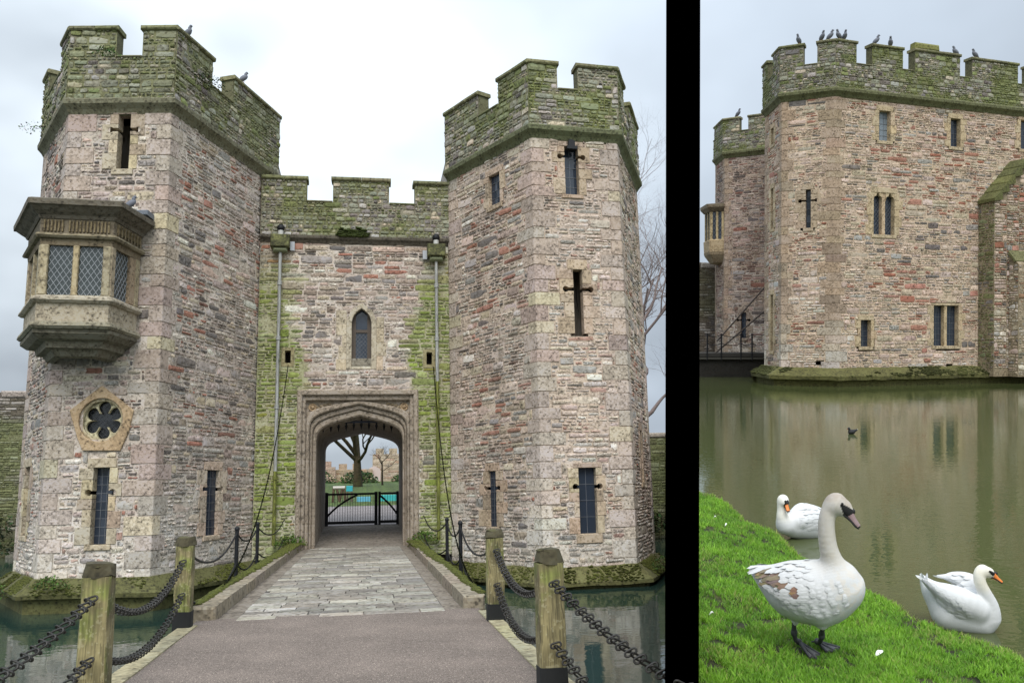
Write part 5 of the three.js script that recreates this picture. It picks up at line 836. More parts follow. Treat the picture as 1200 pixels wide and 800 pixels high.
  for (const [i, x, k, l] of [[1, 936.5, 0, 'pale-backed pigeon alone on the corner merlon of the palace wing'], [1, 963.5, 0, 'pigeon in the row of four on the tall palace merlon'], [1, 973, 0, 'pigeon in the row of four on the tall palace merlon'], [2, 983.5, 0, 'pigeon in the row of four on the tall palace merlon'], [2, 990, 0, 'pigeon in the row of four on the tall palace merlon'], [2, 1027, 0, 'upright pigeon at the crenel edge of the small palace merlon'], [2, 1044, 0, 'hunched pigeon mid-way on the small palace merlon'], [2, 1120.5, 0, 'pigeon at the end of the lumpy mossy palace merlon'], [2, 1143.5, 0, 'pigeon at the edge of the last palace merlon']]) { const h = PF[i].hit(x, 45, -.15); pigeon(l, PF[i].P(h[0], mt + .12, -.15), R(-1.5, 1.5), frameS, 1.2, G); }
}
// gatehouse tower seen from the side, far along the moat
{
  rnd = mulberry(231);
  const g = thing('side_tower', 'mossy-topped stone tower with small oriel standing behind the palace wing', 'tower', frameS); const a = pS(836, 188), b = pS(847, 179), c0 = pS(896, 173.5), c = [c0[0] + (c0[0] - b[0]), c0[1] + (c0[1] - b[1])], plan = [a, b, c], wall = offsetPlan(plan, -.16), F = [0, 1].map(i => new Face(wall[i], wall[i + 1], frameS)), PF = [0, 1].map(i => new Face(plan[i], plan[i + 1], frameS));
  const cov = [[], []], holes = [[], []], list = [], yB = -2.3, yT = HS - .28, qc = y => vary(SR(170, 152, 138), .06); const dL = new Face([wall[0][0] + .4, wall[0][1] - 2], wall[0], frameS); dL.dummy = true;
  { const [x, y] = quoins(g, dL, F[0], yB, yT, qc, { k: .6 }); cov[0].push(...y); } { const [x, y] = quoins(g, F[0], F[1], yB, yT, qc, { k: .7 }); cov[0].push(...x); cov[1].push(...y); }
  { const r = F[1].rect(868.5, 366, 874.5, 396); const w = windowAt(g, F[1], r, { key: { y: F[1].hit(871, 375)[1], len: .2, r: .09 }, nx: 2, ny: 5, jw: .3, col: y => SR(150, 136, 124) }); cov[1].push(...w.cov); holes[1].push(w.hole); if (w.hole2) holes[1].push(w.hole2); }
  const cf = towerColour(301, .25, SR(146, 124, 116)); for (let i = 0; i < 2; i++) { mortar(g, F[i], 0, F[i].W, yB, yT + .1, holes[i], mortarColour(99, SR(176, 158, 146)), .25); fillWall(list, F[i], 0, F[i].W, yB, yT, [...cov[i], ...holes[i]], (u, y) => { const q = cf(u, Math.max(y, 4.5)); return [q[0] * .78, q[1] * .72, q[2] * .72]; }); } emitStones(list, g, 120);
  const pl = [], cz = HS + 1.25, mt = HS + 2.05, H = x => PF[1].hit(x, 150)[0]; parapet(g, pl, PF[0], HS + .05, cz, [mt], [[PF[0].W * .1, PF[0].W]], 71, { green: 1.1 }); parapet(g, pl, PF[1], HS + .05, cz, [mt, mt], [[0, H(867)], [H(877), PF[1].W]], 73, { green: 1.1 }); emitStones(pl, g, 60, 'parapet_stone'); stringCourse(g, plan, HS, SR(104, 106, 76));
  const rf = new THREE.ShapeGeometry(shapeOf([...plan, [c[0] + 1, -66], [a[0] * 66 / -a[1] + .8, -66]].map(([x, z]) => [x, -z]))); rf.rotateX(-Math.PI / 2); rf.translate(0, cz - .5, 0); mesh('roof', rf, stoneMat(C.dark), g);
  { const rw = new Acc(); for (const [A, B] of [[c, [c[0] + 1, -66]], [[wall[0][0] * 66 / -wall[0][1] + .8, -66], [wall[0][0] + .03, wall[0][1] - .02]]]) { const f = new Face(A, B); rw.quad(f.P(0, -3), f.P(f.W, -3), f.P(f.W, cz - .5), f.P(0, cz - .5), [0, 0], [4, 0], [4, 4], [0, 4]); } mesh('rear_wall', rw.geo(), stoneMat(C.mauve), g); }
  // small oriel
  { const od = new THREE.Group(); od.name = 'oriel_window'; g.add(od); const f = F[0]; const ya = f.hit(838, 245)[1], yb = f.hit(838, 312)[1]; const w0 = f.W * .12, w1 = f.W * .92, o = .82; const q = (u, oo) => { const p = f.P(u, 0, oo); return [p.x, p.z]; }; const P = [q(w0 - .3, 0), q(w0 + .2, o), q(w1 - .2, o), q(w1 + .05, 0)]; const bd = (n, pr, cc) => mesh(n, sweep(P, pr.map(([x, y]) => [x, y])), stoneMat(cc), od); const Hh = ya - yb; bd('cornice', [[-.3, ya - .5], [.05, ya - .45], [.26, ya - .2], [.28, ya], [-.3, ya + .1]], SR(130, 120, 100)); bd('apron', [[-.3, yb + .75], [.04, yb + .75], [.08, yb + 1.5], [.0, yb + 1.56], [-.3, yb + 1.56]], SR(178, 160, 130)); bd('corbel', [[-.7, yb], [-.3, yb + .1], [.02, yb + .6], [.06, yb + .78], [-.3, yb + .8]], SR(150, 136, 114)); const of = [0, 1, 2].map(i => new Face(P[i], P[i + 1], frameS)); const gl = new Acc(), ld = []; for (const ff of of) { for (const u of [.08, ff.W / 2, ff.W - .08]) mesh('mullion', ff.bring(box(u - .07, u + .07, yb + 1.55, ya - .48, -.1, .01)), stoneMat(SR(184, 166, 134)), od); glassInto(gl, ff, .05, yb + 1.55, ff.W - .05, ya - .48, 4, 5, -.06); leadInto(ld, ff, .05, yb + 1.55, ff.W - .05, ya - .48, 'diamond', 4, 6, -.06, .014); } mesh('pane', gl.geo(), matGlass, od); mesh('lead_bars', merge(ld), matLead, od); }
  place(g, V(b[0], WS, b[1]));
  { const h = PF[1].hit(865, 130, -.15); pigeon('pigeon on the mossy merlon of the tower behind the palace wing', PF[1].P(h[0], mt + .12, -.15), .8, frameS, 1.3); }
}
farWall('moat_wall', 'grey moat wall far behind the side tower', [11.2, -58], [16, -59], WS - .2, 4.4, SR(120, 112, 104), frameS, { green: .4, seed: 241 });
rnd = mulberry(242); leafTuft('ivy', 'dark shrubs on the water edge beneath the side tower', V(12.9, -2.4, -56.5), 700, 1.0, frameS, [.03, .045, .015], .16);
{ // side view of the bridge with its railing
  const g = thing('side_bridge', 'dark footbridge with thin iron rail seen from the side, ending behind palace wing', 'bridge', frameS), z0 = -48.5, X = px => (px - 600) / FPX * -z0, y1 = -(413.5 - 390) / FPX * -z0, y0 = -(436 - 390) / FPX * -z0;
  mesh('deck', box(X(800), X(905), y1 - .22, y1, z0 - 2.6, z0, .02), plain(.03, .028, .025, .9), g); mesh('side_wall', box(X(800), X(905), WS - .3, y1 - .22, z0 - 2.5, z0 - .12), plain(.02, .019, .017, 1, { map: texStone }), g); mesh('cornice', box(X(800), X(905), y1 - .36, y1 - .24, z0 - .1, z0 + .04), plain(.05, .048, .04, .9), g);
  for (const px of [829, 845.5, 868.5, 881.5]) mesh('rail_post', bar(V(X(px), y1 - .4, z0 + .02), V(X(px), y1 + 1.1, z0 + .02), .045, 6), matIron, g);
  const cv = (x0, x1, y, s) => mesh('rail_chain', new THREE.TubeGeometry(new THREE.QuadraticBezierCurve3(V(X(x0), y, z0), V((X(x0) + X(x1)) / 2, y - s * 2, z0), V(X(x1), y, z0)), 10, .02, 4), matIron, g); for (const [a, b] of [[829, 845.5], [845.5, 868.5], [868.5, 881.5], [881.5, 896]]) { cv(a, b, y1 + 1.05, .14); cv(a, b, y1 + .55, .12); }
  for (const [a, b, c, d] of [[840, 400, 905, 327], [838, 414, 905, 357]]) { const A = atZ(frameS, a, b, z0 - .1), B = atZ(frameS, c, d, z0 - .1); mesh('drawbridge_chain', bar(A, B, .045, 5), plain(.05, .04, .035, .8), g); }
  place(g, V(X(850), y0, z0));
}
// ---------------------------------------------------------------- grass bank
const edgePx = [[812, 567], [860, 588], [893, 611], [930, 633], [960, 650], [1000, 671], [1050, 702], [1085, 722], [1115, 735], [1150, 744], [1175, 752], [1200, 766], [1240, 790]];
const edge = edgePx.map(([x, y]) => { const p = atY(frameS, x, y, WS + .2); return [p.x, p.z]; }); { const n = edge.length, a = edge[n - 2], b = edge[n - 1]; edge.push([b[0] + (b[0] - a[0]) * 6, b[1] + (b[1] - a[1]) * 6]); }
function inland(x, z) { // signed distance to the bank edge, positive on the grass
  let best = 1e9, sg = 1; for (let i = 0; i < edge.length - 1; i++) { const [ax, az] = edge[i], [bx, bz] = edge[i + 1], dx = bx - ax, dz = bz - az, t = Math.max(0, Math.min(1, ((x - ax) * dx + (z - az) * dz) / (dx * dx + dz * dz))), qx = x - ax - dx * t, qz = z - az - dz * t, d = Math.hypot(qx, qz); if (d < best) { best = d; sg = (dx * qz - dz * qx) > 0 ? 1 : -1; } } return best * sg;
}
const edgeJ = (x, z) => inland(x, z) + (vnoise(x * 2.3, z * 2.3, 4) - .5) * .16 + (vnoise(x * 7, z * 7, 9) - .5) * .07;
function bankY(x, z) { const s = edgeJ(x, z); return s < 0 ? WS - .25 + Math.max(-1, s) * .2 + .25 * sstep(-.25, 0, s) : WS + .0 + .17 * sstep(0, .14, s) + .115 * Math.max(0, s) + (vnoise(x * 1.7, z * 1.7, 2) - .5) * .05; }
{
  const nx = 90, nz = 150, p = [], uv = [], idx = []; for (let j = 0; j <= nz; j++) { const d = 4.35 + (14 - 4.35) * j / nz, xa = d * 202 / FPX, xb = Math.min(5.4, d * 1.1); for (let i = 0; i <= nx; i++) { const x = xa + (xb - xa) * i / nx; p.push(x, bankY(x, -d), -d); uv.push(x * .8, d * .8); } } for (let j = 0; j < nz; j++) for (let i = 0; i < nx; i++) { const a = j * (nx + 1) + i; idx.push(a, a + 1, a + nx + 2, a, a + nx + 2, a + nx + 1); }
  const g = new THREE.BufferGeometry(); g.setAttribute('position', new THREE.Float32BufferAttribute(p, 3)); g.setAttribute('uv', new THREE.Float32BufferAttribute(uv, 2)); g.setIndex(idx); g.computeVertexNormals(); setting('grass_bank', g, new THREE.MeshStandardMaterial({ color: new THREE.Color().setRGB(.07, .085, .025), map: texMoss, roughness: 1, side: THREE.DoubleSide }), frameS);
}
{
  rnd = mulberry(301); const bl = new THREE.BufferGeometry(); // one blade: bent, tapering
  bl.setAttribute('position', new THREE.Float32BufferAttribute([-.0026, 0, 0, .0026, 0, 0, .0023, .026, .005, -.0023, .026, .005, .0002, .052, .022], 3)); bl.setIndex([0, 1, 2, 0, 2, 3, 3, 2, 4]); bl.computeVertexNormals();
  const N = 170000, im = new THREE.InstancedMesh(bl, new THREE.MeshPhysicalMaterial({ roughness: .75, side: THREE.DoubleSide, transmission: .25, thickness: 0 }), N); const m = new THREE.Matrix4(), e = new THREE.Euler(), q = new THREE.Quaternion(), c = new THREE.Color(); let k = 0, tries = 0;
  while (k < N && tries++ < N * 12) {
    const d = 4.4 + 9.0 * Math.pow(rnd(), 1.5), x = R(d * 206 / FPX, Math.min(5.0, d * .7)), s = edgeJ(x, -d); if (s < -.01 || fbm(x * 11, d * 11, 7, 2) < .33 + (s < .15 ? R(0, .25) : 0)) continue; const y = bankY(x, -d), clump = fbm(x * 5, d * 5, 3, 3), dry = fbm(x * 2.2, d * 2.2, 8, 3);
    const sc = R(.5, 1.3) * (.5 + clump * .6) * (rnd() < .02 ? 1.5 : 1) * (s < .12 ? 1.1 : 1); e.set(R(-.55, .55), R(0, 6.28), R(-.55, .55)); q.setFromEuler(e); m.compose(V(x, y - .004, -d), q, V(sc * R(.9, 1.7), sc, sc)); im.setMatrixAt(k, m);
    let col = mix3([.11, .28, .012], [.26, .5, .03], cl01(clump * 1.5 - .25 + R(-.25, .25))); if (rnd() < .06 + sstep(.58, .72, dry) * .25 + (s < .16 ? .42 : 0)) col = mix3(col, [.36, .36, .11], R(.4, .95)); im.setColorAt(k, c.setRGB(...col)); k++;
  }
  im.count = k; im.name = 'grass'; im.userData = { label: 'short bright green grass covering the swan bank', category: 'grass', kind: 'stuff' }; im.castShadow = im.receiveShadow = true; im.position.copy(EYE); im.quaternion.copy(qS); scene.add(im);
}
const onBank = (px, py) => { const r = frameS.ray(px, py); let lo = 3, hi = 16; for (let i = 0; i < 60; i++) { const t = (lo + hi) / 2, p = r.clone().multiplyScalar(t / FPX); if (p.y > bankY(p.x, p.z)) lo = t; else hi = t; } return r.multiplyScalar(lo / FPX); };

// ---------------------------------------------------------------- swans
// surface nets over a distance field
function netMesh(sdf, lo, hi, cell) {
  const n = [0, 1, 2].map(i => Math.ceil((hi.getComponent(i) - lo.getComponent(i)) / cell) + 1), [nx, ny, nz] = n, F = new Float32Array(nx * ny * nz), id = (x, y, z) => (z * ny + y) * nx + x;
  for (let z = 0; z < nz; z++) for (let y = 0; y < ny; y++) for (let x = 0; x < nx; x++) F[id(x, y, z)] = sdf(lo.x + x * cell, lo.y + y * cell, lo.z + z * cell);
  const vi = new Int32Array(nx * ny * nz).fill(-1), P = [], idx = [], E = [[0, 1], [2, 3], [4, 5], [6, 7], [0, 2], [1, 3], [4, 6], [5, 7], [0, 4], [1, 5], [2, 6], [3, 7]];
  for (let z = 0; z < nz - 1; z++) for (let y = 0; y < ny - 1; y++) for (let x = 0; x < nx - 1; x++) {
    const v = []; let m = 0; for (let k = 0; k < 8; k++) { v[k] = F[id(x + (k & 1), y + (k >> 1 & 1), z + (k >> 2))]; if (v[k] < 0) m |= 1 << k; } if (m === 0 || m === 255) continue;
    let sx = 0, sy = 0, sz = 0, c = 0; for (const [a, b] of E) { if ((v[a] < 0) === (v[b] < 0)) continue; const t = v[a] / (v[a] - v[b]); sx += (a & 1) + t * ((b & 1) - (a & 1)); sy += (a >> 1 & 1) + t * ((b >> 1 & 1) - (a >> 1 & 1)); sz += (a >> 2) + t * ((b >> 2) - (a >> 2)); c++; }
    vi[id(x, y, z)] = P.length / 3; P.push(lo.x + (x + sx / c) * cell, lo.y + (y + sy / c) * cell, lo.z + (z + sz / c) * cell);
  }
  const Q = (a, b, c, d, f) => { if (a < 0 || b < 0 || c < 0 || d < 0) return; f ? idx.push(a, b, c, a, c, d) : idx.push(a, c, b, a, d, c); };
  for (let z = 1; z < nz - 1; z++) for (let y = 1; y < ny - 1; y++) for (let x = 1; x < nx - 1; x++) {
    const a = F[id(x, y, z)] < 0; if (a !== F[id(x + 1, y, z)] < 0) Q(vi[id(x, y - 1, z - 1)], vi[id(x, y, z - 1)], vi[id(x, y, z)], vi[id(x, y - 1, z)], a);
    if (a !== F[id(x, y + 1, z)] < 0) Q(vi[id(x - 1, y, z - 1)], vi[id(x - 1, y, z)], vi[id(x, y, z)], vi[id(x, y, z - 1)], a);
    if (a !== F[id(x, y, z + 1)] < 0) Q(vi[id(x - 1, y - 1, z)], vi[id(x, y - 1, z)], vi[id(x, y, z)], vi[id(x - 1, y, z)], a);
  }
  const g = new THREE.BufferGeometry(); g.setAttribute('position', new THREE.Float32BufferAttribute(P, 3)); g.setIndex(idx); const N = new Float32Array(P.length), e = cell * .6;
  for (let i = 0; i < P.length; i += 3) { const [x, y, z] = [P[i], P[i + 1], P[i + 2]]; let a = sdf(x + e, y, z) - sdf(x - e, y, z), b = sdf(x, y + e, z) - sdf(x, y - e, z), c = sdf(x, y, z + e) - sdf(x, y, z - e); const l = Math.hypot(a, b, c) || 1; N[i] = a / l; N[i + 1] = b / l; N[i + 2] = c / l; }
  g.setAttribute('normal', new THREE.BufferAttribute(N, 3)); const uv = new Float32Array(P.length / 3 * 2); for (let i = 0; i < P.length / 3; i++) { uv[2 * i] = P[3 * i] * 2 + P[3 * i + 2] * .7; uv[2 * i + 1] = P[3 * i + 1] * 2; } g.setAttribute('uv', new THREE.BufferAttribute(uv, 2)); return g;
}
function chainSDF(chains) { // each chain: tapered capsules joined end to end, chains joined with a smooth minimum
  const cap = (c, x, y, z) => { const ax = c[0].x, ay = c[0].y, az = c[0].z, bx = c[2].x - ax, by = c[2].y - ay, bz = c[2].z - az, px = x - ax, py = y - ay, pz = z - az, t = Math.max(0, Math.min(1, (px * bx + py * by + pz * bz) / (bx * bx + by * by + bz * bz))); return Math.hypot(px - bx * t, py - by * t, pz - bz * t) - (c[1] + (c[3] - c[1]) * t); };
  const sm = (d, e, k) => { const h = Math.max(k - Math.abs(d - e), 0) / k; return Math.min(d, e) - h * h * k * .25; };
  for (const ch of chains) { const b = new THREE.Box3(); for (const c of ch.caps) { b.expandByPoint(c[0]); b.expandByPoint(c[2]); } ch.c = b.getCenter(V(0, 0, 0)); ch.R = Math.max(...ch.caps.map(c => Math.max(c[0].distanceTo(ch.c) + c[1], c[2].distanceTo(ch.c) + c[3]))); }
  return (x, y, z) => { let d = 1e3; for (const { caps, k, ki, c: cc, R: rad } of chains) { const far = Math.hypot(x - cc.x, y - cc.y, z - cc.z) - rad; if (far > d + k) continue; if (far > .12) { d = Math.min(d, far); continue; } let e = 1e3; for (const c of caps) e = sm(e, cap(c, x, y, z), ki); d = sm(d, e, k); } return d; };
}
const bumpFeather = dataTex(512, (u, v) => { const s = 60, row = Math.floor(v * s), x = u * s * .7 + (row % 2) * .5, fx = x - Math.floor(x) - .5, fy = v * s - row; const e = fy - .25 - 1.6 * fx * fx; return cl01(.5 + (e > 0 ? -.18 : .12 + e * .3) + (tfbm(u, v, 60, 4, 2) - .5) * .5); });
const matSwan = new THREE.MeshPhysicalMaterial({ vertexColors: true, roughness: .8, sheen: .3, sheenRoughness: .6, bumpMap: bumpFeather, bumpScale: .0015 });
const matFeather = new THREE.MeshStandardMaterial({ vertexColors: true, roughness: .8, side: THREE.DoubleSide });
const cx2 = (a) => a; // px helper kept plain
function swan(label, d0, spec) {
  const keep = rnd; rnd = mulberry(spec.seed);
  const g = thing('swan', label, 'swan', frameS), Pt = ([x, y, dz = 0]) => atZ(frameS, x, y, -(d0 + dz)), k = d0 / FPX;
  const caps = [], chains = spec.chains.map(ch => { const cs = [], cr = new THREE.CatmullRomCurve3(ch.pts.map(Pt), false, 'centripetal'), n = ch.pts.length - 1, sub = n < 2 ? 1 : 3, rr = t => { const x = Math.min(n - 1e-6, t * n), i = Math.floor(x), f = x - i, p = j => ch.pts[Math.max(0, Math.min(n, j))][3], a = p(i - 1), b = p(i), c = p(i + 1), d = p(i + 2); return Math.max(1, .5 * (2 * b + (c - a) * f + (2 * a - 5 * b + 4 * c - d) * f * f + (3 * b - a - 3 * c + d) * f * f * f)) * k; }; for (let i = 0; i < n * sub; i++) { const t0 = i / (n * sub), t1 = (i + 1) / (n * sub); cs.push([cr.getPoint(t0), rr(t0), cr.getPoint(t1), rr(t1)]); } caps.push(...cs); return { caps: cs, k: (ch.k ?? 12) * k, ki: 1.5 * k }; });
  const sdf = chainSDF(chains), lo = V(1e9, 1e9, 1e9), hi = V(-1e9, -1e9, -1e9); for (const c of caps) for (const [p, r] of [[c[0], c[1]], [c[2], c[3]]]) { lo.min(p.clone().subScalar(r + .03)); hi.max(p.clone().addScalar(r + .03)); }
  const ge = netMesh(sdf, lo, hi, spec.cell), P = ge.attributes.position, col = new Float32Array(P.count * 3); const toPx = p => [600 + FPX * p.x / -p.z, 390 - FPX * p.y / -p.z];
  for (let i = 0; i < P.count; i++) { const p = V(P.getX(i), P.getY(i), P.getZ(i)), c = spec.colour(p, Pt); col.set(c, i * 3); } ge.setAttribute('color', new THREE.BufferAttribute(col, 3)); mesh('body', ge, matSwan, g);
  // bill: flattened, tapering, with dark nail; knob and lores
  const B0 = Pt(spec.bill[0]), B1 = Pt(spec.bill[1]), bd = B1.clone().sub(B0), L = bd.length(); bd.normalize(); const bs = V(0, 1, 0).cross(bd).normalize(), bu = bd.clone().cross(bs).normalize(); if (bu.y < 0) { bu.negate(); } const bw = spec.bill[2] * k;
  const rings = [[-.25, 1.0, 1.0], [0, .95, .95], [.25, .82, .72], [.5, .8, .52], [.75, .82, .42], [.92, .7, .36], [1, .35, .22]]; const ring = (t, w, h) => { const o = []; for (let j = 0; j < 12; j++) { const a = j / 12 * Math.PI * 2; o.push(B0.clone().addScaledVector(bd, t * L).addScaledVector(bs, Math.cos(a) * bw * w).addScaledVector(bu, Math.sin(a) * bw * h)); } return o; };
  const part = (n, r0, r1, c) => { const acc = new Acc(), rr = rings.slice(r0, r1 + 1).map(r => ring(...r)); for (let i = 0; i < rr.length - 1; i++) for (let j = 0; j < 12; j++) { const q = (j + 1) % 12; acc.quad(rr[i][j], rr[i][q], rr[i + 1][q], rr[i + 1][j], [0, 0], [1, 0], [1, 1], [0, 1]); } const last = rr[rr.length - 1]; for (let j = 1; j < 11; j++) acc.tri(last[0], last[j + 1], last[j], [0, 0], [1, 0], [1, 1]); mesh(n, acc.geo(), c, g); };
  const blk = plain(.006, .006, .006, .55), bc = plain(...spec.bill[3], .5); part('bill', 0, 5, bc); part('bill_nail', 5, 6, blk);
  // black edge along the gape on both sides
  for (const s of [-1, 1]) { const c = new THREE.CatmullRomCurve3([-.15, .2, .5, .8, 1].map((t, i) => B0.clone().addScaledVector(bd, t * L).addScaledVector(bs, s * bw * [.98, .85, .8, .8, .4][i]).addScaledVector(bu, -bw * [.5, .32, .22, .2, .1][i]))); mesh('gape', new THREE.TubeGeometry(c, 10, bw * .16, 5), blk, g); }
  for (const [n, q, r, sx] of spec.spots) { const p = Pt(q), s = new THREE.SphereGeometry(r * k, 10, 8); s.translate(p.x, p.y, p.z); mesh(n, s, blk, g); }
  for (const [n, a, b, r0, r1] of spec.strips || []) { const A = Pt(a), Bq = Pt(b); mesh(n, bar(A, Bq, r0 * k, 7, r1 * k), blk, g); }
  // overlapping feathers laid on the back and the wings, seen-side and far side
  const march = (x, y, back) => { const r = frameS.ray(x, y).normalize(), D = Math.hypot(...frameS.ray(x, y).toArray()) / FPX; let t = (d0 + (back ? .7 : -.7)) * D; for (let i = 0; i < 90; i++) { const p = r.clone().multiplyScalar(t), d = sdf(p.x, p.y, p.z); if (d < .0006) return p; t += (back ? -1 : 1) * Math.max(d * .8, .0006); if (Math.abs(t - d0 * D) > .9) return null; } return null; };
  const nrm = p => { const e = .004; return V(sdf(p.x + e, p.y, p.z) - sdf(p.x - e, p.y, p.z), sdf(p.x, p.y + e, p.z) - sdf(p.x, p.y - e, p.z), sdf(p.x, p.y, p.z + e) - sdf(p.x, p.y, p.z - e)).normalize(); };
  for (const w of spec.wings) {
    const wg = new THREE.Group(); wg.name = 'wing'; g.add(wg); const acc = new Acc(), br = new Acc();
    for (const row of w.rows) for (let i = 0; i < row.n; i++) {
      const t = (i + R(-.25, .25)) / Math.max(1, row.n - 1), x = row.a[0] + (row.b[0] - row.a[0]) * t + R(-1.7, 1.7) * (d0 < 6.5 ? 1 : .6), y = row.a[1] + (row.b[1] - row.a[1]) * t + R(-1.3, 1.3) * (d0 < 6.5 ? 1 : .6) + (row.bow || 0) * 4 * t * (1 - t), p = march(x, y, w.back); if (!p) continue; const n = nrm(p); let dv = Pt([x + row.d[0], y + row.d[1]]).sub(Pt([x, y])); dv.addScaledVector(n, -dv.dot(n)).normalize(); const sv = n.clone().cross(dv), Lf = row.L * k * R(.75, 1.3), wf = row.w * k * R(.75, 1.25), lift = row.L < 9.5 * (d0 < 6.5 ? 1 : 0) ? .0025 : .006;
      const isB = (spec.brown || []).some(b => { for (let q = 0; q < b.length - 1; q++) { const tt = Math.max(0, Math.min(1, ((x - b[q][0]) * (b[q + 1][0] - b[q][0]) + (y - b[q][1]) * (b[q + 1][1] - b[q][1])) / ((b[q + 1][0] - b[q][0]) ** 2 + (b[q + 1][1] - b[q][1]) ** 2))); if (Math.hypot(x - b[q][0] - tt * (b[q + 1][0] - b[q][0]), y - b[q][1] - tt * (b[q + 1][1] - b[q][1])) < 3.0) return true; } return false; });
      const wv = R(.93, 1); const c = isB ? [.27 * wv, .185 * wv, .125 * wv].map(v => v * R(.8, 1.25)) : [.63 * wv, .64 * wv, .65 * wv]; const A = isB ? br : acc;
      const at = (a, b, h) => p.clone().addScaledVector(dv, a * Lf).addScaledVector(sv, b * wf).addScaledVector(n, h), ll = [at(0, -.35, .0005), at(.35, -.5, lift * .5), at(.75, -.42, lift * .9), at(1, 0, lift), at(.75, .42, lift * .9), at(.35, .5, lift * .5), at(0, .35, .0005)], m0 = at(0, 0, .002), m1 = at(.5, 0, lift * .7 + .003); const u = [[0, 0], [1, 0], [1, 1]]; const T = (q, r, s) => A.tri(q, r, s, ...u, c);
      T(m0, ll[0], ll[1]); T(m0, ll[1], m1); T(m1, ll[1], ll[2]); T(m1, ll[2], ll[3]); T(m1, ll[3], ll[4]); T(m1, ll[4], ll[5]); T(m0, m1, ll[5]); T(m0, ll[5], ll[6]);
    }
    if (!acc.empty) mesh('white_feathers', acc.geo(), matFeather, wg); if (!br.empty) { const q = mesh('brown_feathers', br.geo(), matFeather, wg); q.userData.label = 'grey-brown immature feathers'; }
  }
  spec.extra?.(g, Pt, k, d0); rnd = keep; place(g, Pt(spec.base));
}
const dseg = (p, a, b) => { const ab = b.clone().sub(a), t = Math.max(0, Math.min(1, p.clone().sub(a).dot(ab) / ab.lengthSq())); return p.distanceTo(a.clone().addScaledVector(ab, t)); };
const rowsFor = (list) => list.map(([a, b, n, L, w, d, bow]) => ({ a, b, n, L, w, d, bow }));
const footD = -onBank(952, 768).z, bodyD = footD - .02;
